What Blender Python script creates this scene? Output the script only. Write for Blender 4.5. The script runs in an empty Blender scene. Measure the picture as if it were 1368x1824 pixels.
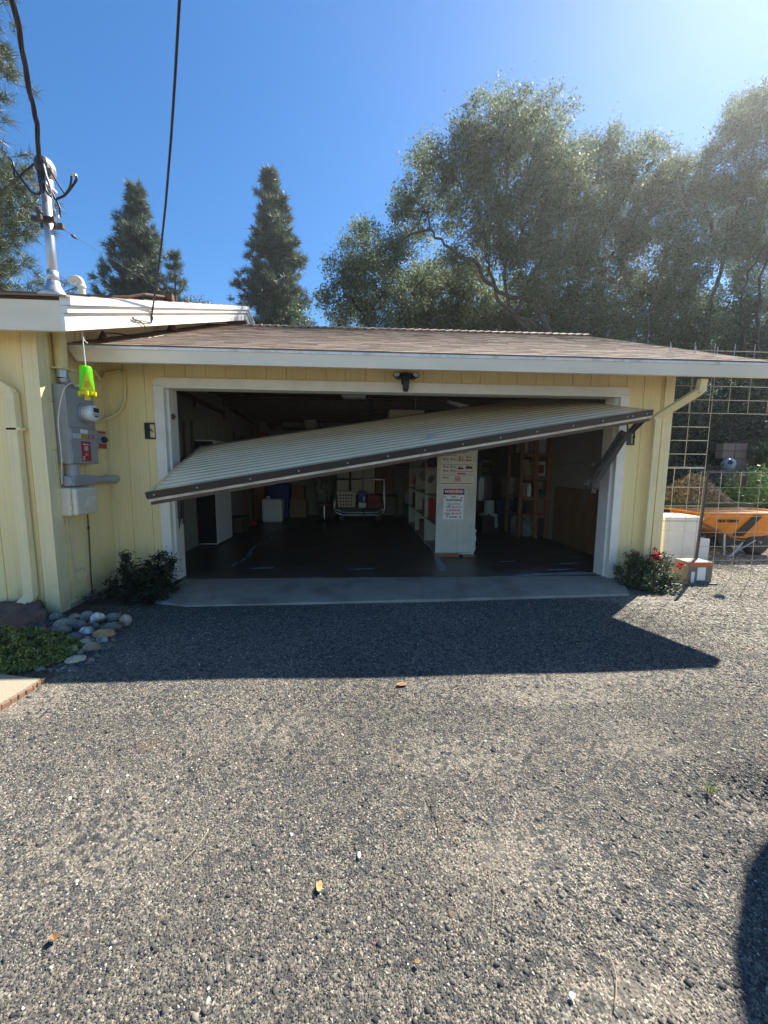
import bpy, math, random
import numpy as np
from mathutils import Vector, Matrix
C = bpy.context.scene.collection
SC = bpy.context.scene
rad = math.radians
random.seed(7)
rng = np.random.default_rng(11)

# ---------------------------------------------------------------- camera
def cam_axes(yaw, pitch, roll):
    cy, sy, cp, sp, cr, sr = math.cos(yaw), math.sin(yaw), math.cos(pitch), math.sin(pitch), math.cos(roll), math.sin(roll)
    f0, r0, u0 = Vector((sy, cy, 0)), Vector((cy, -sy, 0)), Vector((0, 0, 1))
    f, u = cp*f0 - sp*u0, sp*f0 + cp*u0
    return cr*r0 + sr*u, -sr*r0 + cr*u, f
cam_d = bpy.data.cameras.new('camera')
cam = bpy.data.objects.new('camera', cam_d); C.objects.link(cam)
cr_, cu_, cf_ = cam_axes(0.0595267, 0.1159392, 0.0085102)
M = Matrix((cr_, cu_, -cf_)).transposed().to_4x4()
M.translation = Vector((-0.405788, -4.160024, 1.233389))
cam.matrix_world = M
cam_d.sensor_fit = 'VERTICAL'; cam_d.sensor_height = 24; cam_d.sensor_width = 18
cam_d.lens = 24*685.0/1824
cam_d.clip_start = 0.05; cam_d.clip_end = 500
SC.camera = cam

# ---------------------------------------------------------------- light
SUN_EL, SUN_AZ = 47.7, 50.5          # azimuth from +y towards +x
SUN_POWER, SKY_POWER, EXPOSURE = 4.7, 0.080, 1.4
w = bpy.data.worlds.new("World"); SC.world = w; w.use_nodes = True
nt = w.node_tree; bg = nt.nodes['Background']
sky = nt.nodes.new('ShaderNodeTexSky'); sky.sky_type = 'NISHITA'; sky.sun_disc = False
sky.sun_elevation = rad(SUN_EL); sky.sun_rotation = rad(SUN_AZ)
sky.altitude = 600; sky.air_density = 1.0; sky.dust_density = 0.2; sky.ozone_density = 3.0
hs = nt.nodes.new('ShaderNodeHueSaturation'); hs.inputs['Saturation'].default_value = 1.26; nt.links.new(sky.outputs[0], hs.inputs['Color']); nt.links.new(hs.outputs[0], bg.inputs[0]); bg.inputs[1].default_value = SKY_POWER
sd = bpy.data.lights.new('sun', 'SUN'); sd.energy = SUN_POWER; sd.angle = rad(0.53); sd.color = (1.0, 0.95, 0.86)
so = bpy.data.objects.new('sun', sd); C.objects.link(so)
e, a = rad(SUN_EL), rad(SUN_AZ)
S = Vector((math.cos(e)*math.sin(a), math.cos(e)*math.cos(a), math.sin(e)))
so.rotation_euler = (-S).to_track_quat('-Z', 'Y').to_euler(); so.location = S*30
SC.view_settings.view_transform = 'Standard'; SC.view_settings.look = 'None'
SC.view_settings.exposure = EXPOSURE; SC.view_settings.gamma = 1

# ---------------------------------------------------------------- helpers
class MB:
    def __init__(s): s.v = []; s.f = []; s.c = []; s.col = (1, 1, 1, 1)
    def add(s, vs, fs):
        b = len(s.v); s.v += [tuple(p) for p in vs]; s.c += [s.col]*len(vs)
        s.f += [tuple(i+b for i in f) for f in fs]; return s
    def color(s, r, g, b): s.col = (r, g, b, 1); return s
    def box(s, x0, x1, y0, y1, z0, z1, m=None):
        vs = [Vector((x, y, z)) for z in (z0, z1) for y in (y0, y1) for x in (x0, x1)]
        if m is not None: vs = [m @ p for p in vs]
        return s.add(vs, [(0, 2, 3, 1), (4, 5, 7, 6), (0, 1, 5, 4), (2, 6, 7, 3), (0, 4, 6, 2), (1, 3, 7, 5)])
    def bar(s, p, q, wd, ht, up=(0, 0, 1)):
        p, q = Vector(p), Vector(q); d = (q-p); L = d.length; d.normalize(); up = Vector(up)
        if abs(d.dot(up)) > .98: up = Vector((0, 1, 0))
        x = d.cross(up).normalized(); z = x.cross(d)
        m = Matrix((x, d, z)).transposed().to_4x4(); m.translation = p
        return s.box(-wd/2, wd/2, 0, L, -ht/2, ht/2, m)
    def tube(s, pts, r, n=8, cap=True):
        pts = [Vector(p) for p in pts]; k = len(pts); rs = r if isinstance(r, (list, tuple)) else [r]*k
        vs = []; nrm = None
        for i, p in enumerate(pts):
            t = (pts[min(i+1, k-1)]-pts[max(i-1, 0)])
            if t.length < 1e-9: t = Vector((0, 0, 1))
            t.normalize()
            if nrm is None:
                nrm = t.cross(Vector((0, 0, 1)) if abs(t.z) < .9 else Vector((1, 0, 0))).normalized()
            else:
                nrm = (nrm - t*nrm.dot(t)); nrm = nrm.normalized() if nrm.length > 1e-6 else t.orthogonal().normalized()
            b = t.cross(nrm)
            vs += [p + rs[i]*(math.cos(2*math.pi*j/n)*nrm + math.sin(2*math.pi*j/n)*b) for j in range(n)]
        fs = [(i*n+j, i*n+(j+1) % n, (i+1)*n+(j+1) % n, (i+1)*n+j) for i in range(k-1) for j in range(n)]
        if cap: fs += [tuple(reversed(range(n))), tuple(range((k-1)*n, k*n))]
        return s.add(vs, fs)
    def lathe(s, prof, c=(0, 0, 0), axis='z', n=20, m=None, sy=1.0):
        vs = []
        for r, h in prof:
            for j in range(n):
                a = 2*math.pi*j/n; x, y = r*math.cos(a), r*math.sin(a)*sy
                p = Vector((x, y, h)) if axis == 'z' else (Vector((x, h, y)) if axis == 'y' else Vector((h, x, y)))
                if m is not None: p = m @ p
                vs.append(p + Vector(c))
        k = len(prof)
        fs = [(i*n+j, i*n+(j+1) % n, (i+1)*n+(j+1) % n, (i+1)*n+j) for i in range(k-1) for j in range(n)]
        fs += [tuple(reversed(range(n))), tuple(range((k-1)*n, k*n))]
        return s.add(vs, fs)
    def prism(s, poly, off):
        off = Vector(off); a = [Vector(p) for p in poly]; n = len(a)
        return s.add(a+[p+off for p in a], [tuple(range(n)), tuple(reversed(range(n, 2*n)))] + [(i, i+n, (i+1) % n+n, (i+1) % n) for i in range(n)])
    def quad(s, a, b, c, d): return s.add([a, b, c, d], [(0, 1, 2, 3)])
    def blob(s, c, r, n=10, k=7, jit=0.0, rz=0, seed=0):
        rd = random.Random(seed); vs = []
        for i in range(k+1):
            t = math.pi*i/k
            for j in range(n):
                a = 2*math.pi*j/n + rz; q = 1+rd.uniform(-jit, jit)
                x, y, z = math.sin(t)*math.cos(a-rz)*r[0]*q, math.sin(t)*math.sin(a-rz)*r[1]*q, math.cos(t)*r[2]*q
                if i in (0, k): x = y = 0; z = r[2]*(1 if i == 0 else -1)
                vs.append((c[0]+x*math.cos(rz)-y*math.sin(rz), c[1]+x*math.sin(rz)+y*math.cos(rz), c[2]+z))
        fs = [(i*n+j, (i+1)*n+j, (i+1)*n+(j+1) % n, i*n+(j+1) % n) for i in range(k) for j in range(n)]
        return s.add(vs, fs)
    def build(s, name, mat, parent=None, smooth=False, bevel=0, loc=None):
        me = bpy.data.meshes.new(name)
        o = bpy.data.objects.new(name, me)
        if loc is None and parent is None and s.v:
            a = np.array(s.v); loc = Vector(((a[:, 0].min()+a[:, 0].max())/2, (a[:, 1].min()+a[:, 1].max())/2, a[:, 2].min()))
        org = worg(parent) if parent is not None else Vector(loc or (0, 0, 0))
        me.from_pydata([(p[0]-org.x, p[1]-org.y, p[2]-org.z) for p in s.v], [], s.f)
        ca = me.color_attributes.new('Col', 'FLOAT_COLOR', 'POINT')
        ca.data.foreach_set('color', np.array(s.c, dtype=np.float32).ravel())
        finish(o, me, mat, parent, smooth, bevel, org)
        import bmesh
        bm = bmesh.new(); bm.from_mesh(me); bmesh.ops.recalc_face_normals(bm, faces=bm.faces); bm.to_mesh(me); bm.free()
        if smooth:
            for p in me.polygons: p.use_smooth = True
        return o

def worg(o):
    v = Vector((0, 0, 0))
    while o is not None: v += o.location; o = o.parent
    return v
def finish(o, me, mat, parent, smooth, bevel, org):
    me.materials.append(mat); C.objects.link(o)
    if parent is not None: o.parent = parent
    else: o.location = org
    if bevel:
        b = o.modifiers.new('bevel', 'BEVEL'); b.width = bevel; b.segments = 2; b.limit_method = 'ANGLE'
def npmesh(name, V, F, mat, parent=None, col=None, loc=(0, 0, 0), smooth=False):
    """V (n,3), F (m,k) arrays"""
    me = bpy.data.meshes.new(name); V = np.asarray(V, dtype=np.float32); F = np.asarray(F, dtype=np.int32)
    org = worg(parent) if parent is not None else Vector(loc)
    me.vertices.add(len(V)); me.vertices.foreach_set('co', (V-np.array(org, dtype=np.float32)).ravel())
    m, k = F.shape
    me.loops.add(m*k); me.loops.foreach_set('vertex_index', F.ravel())
    me.polygons.add(m); me.polygons.foreach_set('loop_start', np.arange(m, dtype=np.int32)*k)
    me.polygons.foreach_set('loop_total', np.full(m, k, dtype=np.int32))
    if smooth: me.polygons.foreach_set('use_smooth', np.ones(m, dtype=bool))
    me.update(calc_edges=True)
    if col is not None:
        ca = me.color_attributes.new('Col', 'FLOAT_COLOR', 'POINT')
        cc = np.ones((len(V), 4), dtype=np.float32); cc[:, :3] = col; ca.data.foreach_set('color', cc.ravel())
    o = bpy.data.objects.new(name, me); finish(o, me, mat, parent, smooth, 0, org)
    return o
def tag(o, label, cat, group=None):
    o['label'] = label; o['category'] = cat
    if group: o['group'] = group
    return o
def thing(name, loc, label, cat, group=None):
    o = bpy.data.objects.new(name, None); o.empty_display_size = .1; C.objects.link(o); o.location = loc
    return tag(o, label, cat, group)
def lab(o, t): o['label'] = t; return o
def kind(o, k): o['kind'] = k; return o
def text(body, size, mat, parent, origin, xdir, ydir, name='lettering', depth=.0015, bold=0.0, align='CENTER', xs=1.0):
    cu = bpy.data.curves.new('txt', 'FONT'); cu.body = body; cu.size = size; cu.align_x = align; cu.align_y = 'CENTER'
    cu.extrude = depth/2; cu.offset = bold; cu.space_line = 0.95
    t = bpy.data.objects.new('txt', cu); C.objects.link(t)
    dg = bpy.context.evaluated_depsgraph_get(); dg.update()
    me = bpy.data.meshes.new_from_object(t.evaluated_get(dg)); me.name = name
    bpy.data.objects.remove(t); bpy.data.curves.remove(cu)
    X, Y = Vector(xdir).normalized(), Vector(ydir).normalized(); Z = X.cross(Y)
    org = worg(parent); m = Matrix((X*xs, Y, Z)).transposed().to_4x4(); m.translation = Vector(origin)-org
    me.transform(m); me.materials.clear(); me.materials.append(mat)
    o = bpy.data.objects.new(name, me); C.objects.link(o); o.parent = parent
    return o

# ---------------------------------------------------------------- materials
def mat(name, col, rough=.6, var=.15, nscale=8, bump=0.0, bscale=60, metal=0.0, spec=.5, attr=False, dark=None, stretch=None, trans=None, transl=0.0, big=0.0):
    m = bpy.data.materials.new(name); m.use_nodes = True; t = m.node_tree; n = t.nodes; l = t.links
    p = n['Principled BSDF']; p.inputs['Roughness'].default_value = rough; p.inputs['Metallic'].default_value = metal
    p.inputs['Specular IOR Level'].default_value = spec
    tc = n.new('ShaderNodeTexCoord'); mp = n.new('ShaderNodeMapping'); l.new(tc.outputs['Object'], mp.inputs[0])
    if stretch: mp.inputs['Scale'].default_value = stretch
    nz = n.new('ShaderNodeTexNoise'); nz.inputs['Scale'].default_value = nscale; nz.inputs['Detail'].default_value = 8; nz.inputs['Roughness'].default_value = .65
    l.new(mp.outputs[0], nz.inputs['Vector'])
    mr = n.new('ShaderNodeMapRange'); mr.inputs['From Min'].default_value = .3; mr.inputs['From Max'].default_value = .7
    mr.inputs['To Min'].default_value = 1-var; mr.inputs['To Max'].default_value = 1+var; l.new(nz.outputs['Fac'], mr.inputs['Value'])
    base = n.new('ShaderNodeRGB'); base.outputs[0].default_value = (*col, 1); out = base.outputs[0]
    if attr:
        at = n.new('ShaderNodeAttribute'); at.attribute_name = 'Col'
        mx = n.new('ShaderNodeMix'); mx.data_type = 'RGBA'; mx.blend_type = 'MULTIPLY'; mx.inputs[0].default_value = 1
        l.new(out, mx.inputs[6]); l.new(at.outputs['Color'], mx.inputs[7]); out = mx.outputs[2]
    if dark is not None:
        n2 = n.new('ShaderNodeTexNoise'); n2.inputs['Scale'].default_value = big or 2.0; n2.inputs['Detail'].default_value = 7; l.new(mp.outputs[0], n2.inputs['Vector'])
        r2 = n.new('ShaderNodeMapRange'); r2.inputs['From Min'].default_value = .5; r2.inputs['From Max'].default_value = .68; l.new(n2.outputs['Fac'], r2.inputs['Value'])
        m2 = n.new('ShaderNodeMix'); m2.data_type = 'RGBA'; l.new(r2.outputs[0], m2.inputs[0]); l.new(out, m2.inputs[6]); m2.inputs[7].default_value = (*dark, 1); out = m2.outputs[2]
    vm = n.new('ShaderNodeVectorMath'); vm.operation = 'SCALE'; l.new(out, vm.inputs[0]); l.new(mr.outputs[0], vm.inputs['Scale'])
    l.new(vm.outputs[0], p.inputs['Base Color'])
    if bump:
        nb = n.new('ShaderNodeTexNoise'); nb.inputs['Scale'].default_value = bscale; nb.inputs['Detail'].default_value = 5; l.new(mp.outputs[0], nb.inputs['Vector'])
        bp_ = n.new('ShaderNodeBump'); bp_.inputs['Strength'].default_value = bump; bp_.inputs['Distance'].default_value = .004
        l.new(nb.outputs['Fac'], bp_.inputs['Height']); l.new(bp_.outputs[0], p.inputs['Normal'])
    if transl:
        tr = n.new('ShaderNodeBsdfTranslucent'); ms = n.new('ShaderNodeMixShader'); ms.inputs[0].default_value = transl
        l.new(vm.outputs[0], tr.inputs[0]); l.new(p.outputs[0], ms.inputs[1]); l.new(tr.outputs[0], ms.inputs[2])
        l.new(ms.outputs[0], n['Material Output'].inputs[0])
    if trans: p.inputs['Transmission Weight'].default_value = trans
    return m
siding = mat('yellow_siding_paint', (.94, .76, .37), .65, .06, 3, .3, 140, stretch=(1, 1, .25), dark=(.88, .70, .34), big=1.6)
def splash(m):
    t = m.node_tree; n, l = t.nodes, t.links; p = n['Principled BSDF']; src = p.inputs['Base Color'].links[0].from_socket
    g = n.new('ShaderNodeNewGeometry'); sx = n.new('ShaderNodeSeparateXYZ'); l.new(g.outputs['Position'], sx.inputs[0])
    nz = n.new('ShaderNodeTexNoise'); nz.inputs['Scale'].default_value = 7; nz.inputs['Detail'].default_value = 8; l.new(g.outputs['Position'], nz.inputs['Vector'])
    ad = n.new('ShaderNodeMath'); ad.operation = 'MULTIPLY_ADD'; ad.inputs[1].default_value = .5; l.new(nz.outputs['Fac'], ad.inputs[0]); l.new(sx.outputs[2], ad.inputs[2])
    r = n.new('ShaderNodeMapRange'); r.inputs['From Min'].default_value = .14; r.inputs['From Max'].default_value = .46; r.inputs['To Min'].default_value = .65; r.inputs['To Max'].default_value = 0; l.new(ad.outputs[0], r.inputs['Value'])
    mx = n.new('ShaderNodeMix'); mx.data_type = 'RGBA'; l.new(r.outputs[0], mx.inputs[0]); l.new(src, mx.inputs[6]); mx.inputs[7].default_value = (.30, .25, .16, 1)
    # faint vertical grain and rubbed spots in the paint
    mp = n.new('ShaderNodeMapping'); mp.inputs['Scale'].default_value = (60, 60, 1.5); l.new(g.outputs['Position'], mp.inputs[0])
    gr = n.new('ShaderNodeTexNoise'); gr.inputs['Scale'].default_value = 1; gr.inputs['Detail'].default_value = 6; l.new(mp.outputs[0], gr.inputs['Vector'])
    r2 = n.new('ShaderNodeMapRange'); r2.inputs['From Min'].default_value = .35; r2.inputs['From Max'].default_value = .7; r2.inputs['To Min'].default_value = 1.02; r2.inputs['To Max'].default_value = .92; l.new(gr.outputs['Fac'], r2.inputs['Value'])
    vm = n.new('ShaderNodeVectorMath'); vm.operation = 'SCALE'; l.new(mx.outputs[2], vm.inputs[0]); l.new(r2.outputs[0], vm.inputs['Scale']); l.new(vm.outputs[0], p.inputs['Base Color'])
splash(siding)
corner_y = mat('yellow_trim_paint', (.86, .72, .40), .55, .06, 4, .1, 120)
trimw = mat('weathered_white_trim', (.84, .74, .57), .6, .07, 5, .15, 90, stretch=(.3, 1, 1), dark=(.78, .69, .53), big=3)
splash(corner_y)
casingm = mat('cream_white_casing', (.84, .79, .69), .5, .06, 6, .1, 120, dark=(.78, .73, .62), big=4)
flash = mat('white_metal_drip_edge', (.82, .83, .84), .35, .08, 14, .1, 30, dark=(.6, .6, .6), big=9)
shingle = mat('brown_composition_shingle', (.29, .21, .155), .9, .6, 190, 1.0, 260, attr=True)
tanwood = mat('tan_soffit_plywood', (.45, .31, .17), .7, .12, 5, .1, 60)
darkwood = mat('dark_rafter_wood', (.10, .07, .05), .8, .2, 8)
drywall = mat('interior_painted_wall', (.30, .29, .24), .8, .12, 2, dark=(.25, .24, .19))
interior_dark = mat('dark_ceiling_board', (.05, .045, .05), .8, .2, 3)
doorm = mat('corrugated_tan_door_paint', (.80, .61, .38), .26, .10, 5, .04, 40, stretch=(.2, 1, 1), dark=(.70, .52, .32), metal=.24)
railm = mat('dark_brown_rail', (.022, .019, .017), .45, .2, 10)
woodstrip = mat('weathered_wood_strip', (.62, .54, .43), .8, .3, 30, stretch=(.3, 1, 1), dark=(.42, .33, .25), big=12)
boltm = mat('bright_bolt_metal', (.4, .4, .4), .3, .1, metal=.9)
steel = mat('galvanised_steel', (.50, .51, .53), .42, .18, 14, .1, 40, metal=.75, dark=(.36, .37, .38), big=7)
wirem = mat('galvanised_wire', (.42, .40, .35), .75, .2, 20, metal=.1)
rust = mat('rusty_iron', (.13, .065, .04), .8, .35, 25, .2, 60)
iron = mat('dark_iron_arm', (.055, .045, .04), .6, .4, 25, .2, 60)
black = mat('black_plastic', (.018, .018, .02), .45, .15)
blackrub = mat('black_cable_rubber', (.015, .014, .022), .4, .2, 20)
greybox = mat('grey_enamel', (.32, .32, .31), .4, .06, 5)
greypvc = mat('grey_pvc', (.38, .38, .36), .45, .08, 6)
beige = mat('beige_plastic', (.74, .66, .50), .5, .06, 5)
yellowpipe = mat('yellow_painted_conduit', (.74, .60, .29), .5, .08, 6)
whitepvc = mat('cream_pvc', (.72, .66, .53), .45, .06)
whitep = mat('white_plastic', (.78, .78, .76), .4, .05)
whitem = mat('white_sticker', (.8, .8, .78), .5, .03)
redm = mat('red_sticker', (.42, .015, .02), .45, .05)
orangem = mat('amber_sticker', (.62, .35, .03), .5, .05)
blackink = mat('black_ink', (.02, .02, .02), .6, .05)
glassm = mat('clear_meter_glass', (.7, .72, .72), .08, .05, spec=.8)
limeg = mat('lime_green_plastic', (.20, .72, .01), .3, .08, transl=.45)
limey = mat('bright_yellow_plastic', (.85, .78, .005), .3, .05, transl=.35)
ropem = mat('white_rope', (.7, .68, .62), .8, .3, 120, .5, 200)
concrete = mat('apron_concrete', (.34, .30, .245), .75, .15, 5, .3, 150, dark=(.24, .21, .17), big=3)
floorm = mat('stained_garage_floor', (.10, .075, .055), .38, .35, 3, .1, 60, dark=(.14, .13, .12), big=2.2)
paintstrip = mat('worn_pale_floor_paint', (.30, .33, .38), .6, .4, 20)
pathm = mat('exposed_path_concrete', (.33, .28, .20), .8, .25, 90, .4, 200)
brickm = mat('orange_brick_edging', (.19, .10, .06), .8, .3, 30, .4, 90)
plym = mat('brown_plywood', (.17, .085, .035), .7, .25, 5, stretch=(1, 1, .4))
woodm = mat('reddish_pine', (.25, .11, .05), .6, .25, 12, stretch=(1, 1, .2))
cardb = mat('cardboard', (.32, .21, .12), .8, .12, 8)
bluep = mat('blue_plastic', (.02, .05, .25), .5, .1)
tealp = mat('teal_plastic', (.01, .09, .14), .5, .1)
redp = mat('red_item', (.35, .03, .03), .6, .1)
chrome = mat('chrome', (.7, .7, .7), .2, .05, metal=1)
clothg = mat('mixed_grey_cloth', (.22, .24, .2), .9, .5, 15)
# leaves / stones with per-vertex colour of their own
leafm = mat('oak_leaf', (1, 1, 1), .55, .1, 3, attr=True, transl=.5, spec=.4)
pinem = mat('pine_needle', (1, 1, 1), .5, .1, 3, attr=True, transl=.2)
bushm = mat('shrub_leaf', (1, 1, 1), .45, .1, 3, attr=True, transl=.3)
petalm = mat('red_petal', (.50, .01, .03), .5, .15, 30, transl=.3)
barkm = mat('oak_bark', (.085, .07, .06), .9, .35, 14, .8, 40)
pinebark = mat('pine_bark', (.10, .065, .045), .9, .35, 12, .8, 40)
strawm = mat('dry_straw', (1, 1, 1), .8, .2, 20, attr=True)
stonem = mat('river_stone', (1, 1, 1), .7, .5, 26, .5, 60, attr=True)
chipm = mat('gravel_chip', (1, 1, 1), .8, .15, 90, attr=True, spec=.3)
boulderm = mat('brown_slab_rock', (.13, .09, .07), .85, .35, 9, .9, 25, dark=(.22, .10, .05), big=4)
orangep = mat('orange_wheelbarrow_poly', (.85, .26, .015), .42, .12, 9, dark=(.72, .24, .02), big=5)
greenp = mat('dark_green_plastic', (.035, .09, .055), .5, .12)
blockm = mat('tan_retaining_block', (.26, .19, .15), .9, .2, 20, .6, 60)
bluejar = mat('pale_blue_glazed_pot', (.42, .48, .54), .3, .12, 10)

# ---------------------------------------------------------------- ground
def sstep(a, b, x):
    t = np.clip((x-a)/(b-a), 0, 1); return t*t*(3-2*t)
def gz(x, y):
    x = np.asarray(x, float); y = np.asarray(y, float)
    g = -.06 - .012*np.clip(-y-.7, 0, 4) + .006*np.sin(x*1.3+1)*np.sin(y*1.1) + .003*np.sin(x*4.1)*np.sin(y*3.7+2)
    right = sstep(3.5, 5.2, x)*(sstep(2.7, 4.7, y)*1.28 + .10*np.clip(y-4.7, 0, 60))
    back = .16*np.clip(y-7.2, 0, 60)
    hill = np.maximum(right, sstep(6.8, 9, y)*(.2+back))
    pit = -.05*np.exp(-(((x-1.22)/.22)**2+((y+2.86)/.12)**2))
    soil = .02*sstep(-2.25, -2.6, x)*sstep(-1.9, -1.6, y)*(1-sstep(-.1, .2, y))
    return g + hill + pit + soil
def axis(lo, hi, mid0, mid1, fine, grow=1.25):
    a = list(np.arange(mid0, mid1+1e-6, fine)); s = fine
    while a[-1] < hi: s = min(s*grow, 4); a.append(a[-1]+s)
    s = fine
    while a[0] > lo: s = min(s*grow, 4); a.insert(0, a[0]-s)
    return np.array(a)
gx, gy = axis(-160, 160, -4.2, 5.2, .05), axis(-60, 180, -3.9, 1.2, .05)
X, Y = np.meshgrid(gx, gy); Z = gz(X, Y)
nx, ny = len(gx), len(gy)
idx = np.arange(nx*ny).reshape(ny, nx)
F = np.stack([idx[:-1, :-1], idx[:-1, 1:], idx[1:, 1:], idx[1:, :-1]], -1).reshape(-1, 4)
V = np.stack([X, Y, Z], -1).reshape(-1, 3)

def ground_material():
    m = bpy.data.materials.new('chip_seal_and_soil'); m.use_nodes = True; t = m.node_tree; n = t.nodes; l = t.links
    p = n['Principled BSDF']; p.inputs['Roughness'].default_value = .85; p.inputs['Specular IOR Level'].default_value = .25
    g = n.new('ShaderNodeNewGeometry'); P = g.outputs['Position']
    def noise(sc, det=6, ro=.6):
        q = n.new('ShaderNodeTexNoise'); q.inputs['Scale'].default_value = sc; q.inputs['Detail'].default_value = det; q.inputs['Roughness'].default_value = ro
        l.new(P, q.inputs['Vector']); return q.outputs['Fac']
    def rng_(v, a, b, c=0, d=1):
        q = n.new('ShaderNodeMapRange'); q.inputs['From Min'].default_value = a; q.inputs['From Max'].default_value = b
        q.inputs['To Min'].default_value = c; q.inputs['To Max'].default_value = d; l.new(v, q.inputs['Value']); return q.outputs[0]
    def math_(op, a, b):
        q = n.new('ShaderNodeMath'); q.operation = op
        for i, v in enumerate((a, b)):
            if isinstance(v, (int, float)): q.inputs[i].default_value = v
            else: l.new(v, q.inputs[i])
        return q.outputs[0]
    def mix(f, a, b, bt='MIX'):
        q = n.new('ShaderNodeMix'); q.data_type = 'RGBA'; q.blend_type = bt
        for i, v in ((0, f), (6, a), (7, b)):
            if isinstance(v, (int, float)): q.inputs[i].default_value = v
            elif isinstance(v, tuple): q.inputs[i].default_value = (*v, 1)
            else: l.new(v, q.inputs[i])
        return q.outputs[2]
    def ramp(v, stops):
        q = n.new('ShaderNodeValToRGB'); cr = q.color_ramp
        while len(cr.elements) < len(stops): cr.elements.new(.5)
        for e_, (pp, c) in zip(cr.elements, stops): e_.position = pp; e_.color = (*c, 1)
        l.new(v, q.inputs[0]); return q.outputs[0]
    sx = n.new('ShaderNodeSeparateXYZ'); l.new(P, sx.inputs[0]); px, py = sx.outputs[0], sx.outputs[1]
    def vor(sc, feat='F1'):
        q = n.new('ShaderNodeTexVoronoi'); q.inputs['Scale'].default_value = sc; q.feature = feat; l.new(P, q.inputs['Vector']); return q
    v1 = vor(95); v2 = vor(48)
    s1 = n.new('ShaderNodeSeparateColor'); l.new(v1.outputs['Color'], s1.inputs[0])
    s2 = n.new('ShaderNodeSeparateColor'); l.new(v2.outputs['Color'], s2.inputs[0])
    DK, MD, TN, LT = (.055, .056, .058), (.10, .097, .090), (.19, .172, .142), (.36, .33, .27)
    chips = ramp(s1.outputs[0], [(0, DK), (.35, MD), (.62, (.125, .115, .10)), (.86, TN), (1, LT)])
    big = ramp(s2.outputs[1], [(0, DK), (.6, MD), (.85, TN), (1, (.26, .24, .20))])
    f2 = math_('GREATER_THAN', s2.outputs[2], .62)
    col = mix(f2, chips, big)
    gap = rng_(v1.outputs['Distance'], .35, .8, 1.0, .5)
    vm = n.new('ShaderNodeVectorMath'); vm.operation = 'SCALE'; l.new(col, vm.inputs[0]); l.new(gap, vm.inputs['Scale']); col = vm.outputs[0]
    v3 = vor(230); s3 = n.new('ShaderNodeSeparateColor'); l.new(v3.outputs['Color'], s3.inputs[0])
    fine = ramp(s3.outputs[0], [(0, (.08, .07, .056)), (.4, (.155, .135, .105)), (.75, (.23, .20, .155)), (1, (.38, .34, .27))])
    # sandy fines showing between the chips in patches
    sand = rng_(noise(1.1, 7, .62), .50, .66)
    sand2 = math_('MULTIPLY', sand, rng_(noise(70, 3), .35, .6, .35, .85))
    col = mix(sand2, col, (.21, .175, .135))
    col = mix(math_('GREATER_THAN', s2.outputs[0], .45), col, fine)
    rusty = math_('MULTIPLY', rng_(noise(2.3, 5, .6), .64, .74), .6)
    col = mix(rusty, col, (.19, .115, .065))
    tone = rng_(noise(.6, 4), .35, .65, .82, 1.2)
    vm = n.new('ShaderNodeVectorMath'); vm.operation = 'SCALE'; l.new(col, vm.inputs[0]); l.new(tone, vm.inputs['Scale']); col = vm.outputs[0]
    # pale loose gravel beyond the right corner of the garage
    wob = rng_(noise(1.6, 5), .2, .8, -.55, .55)
    edge = math_('ADD', math_('ADD', px, math_('MULTIPLY', py, .75)), wob)
    gm = rng_(edge, 1.0, 2.1)
    pale = ramp(s2.outputs[0], [(0, (.07, .062, .05)), (.3, (.14, .12, .095)), (.7, (.25, .225, .18)), (1, (.42, .39, .32))])
    pale = mix(rng_(noise(60, 3), .4, .6, 0, .6), pale, (.23, .20, .15))
    col = mix(gm, col, pale)
    # soil and leaf litter on the slope, behind and in the bed
    bed = math_('MULTIPLY', rng_(math_('ADD', px, rng_(noise(9), .3, .7, -.12, .12)), -2.25, -2.4), math_('MULTIPLY', rng_(py, -2.0, -1.75), rng_(py, .1, -.05)))
    bed = math_('MULTIPLY', bed, rng_(math_('ADD', math_('MULTIPLY', px, .8), py), -2.6, -3.0))
    bed2 = math_('MULTIPLY', rng_(px, -2.2, -2.3), rng_(py, -.75, -.6))
    wild = math_('MAXIMUM', rng_(py, 2.6, 3.4), math_('MAXIMUM', bed, bed2))
    soil = ramp(noise(30, 8, .7), [(.3, (.035, .026, .018)), (.55, (.08, .058, .038)), (.75, (.16, .12, .075))])
    col = mix(wild, col, soil)
    # damp dark edge of the crumbled hole in the paving
    l.new(col, p.inputs['Base Color'])
    hgt = math_('ADD', math_('MULTIPLY', v1.outputs['Distance'], -1.0), math_('MULTIPLY', noise(160, 4), .6))
    b = n.new('ShaderNodeBump'); b.inputs['Strength'].default_value = .9; b.inputs['Distance'].default_value = .006
    l.new(hgt, b.inputs['Height']); l.new(b.outputs[0], p.inputs['Normal'])
    return m
ground = npmesh('ground', V, F, ground_material(), smooth=True); kind(ground, 'structure')

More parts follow.
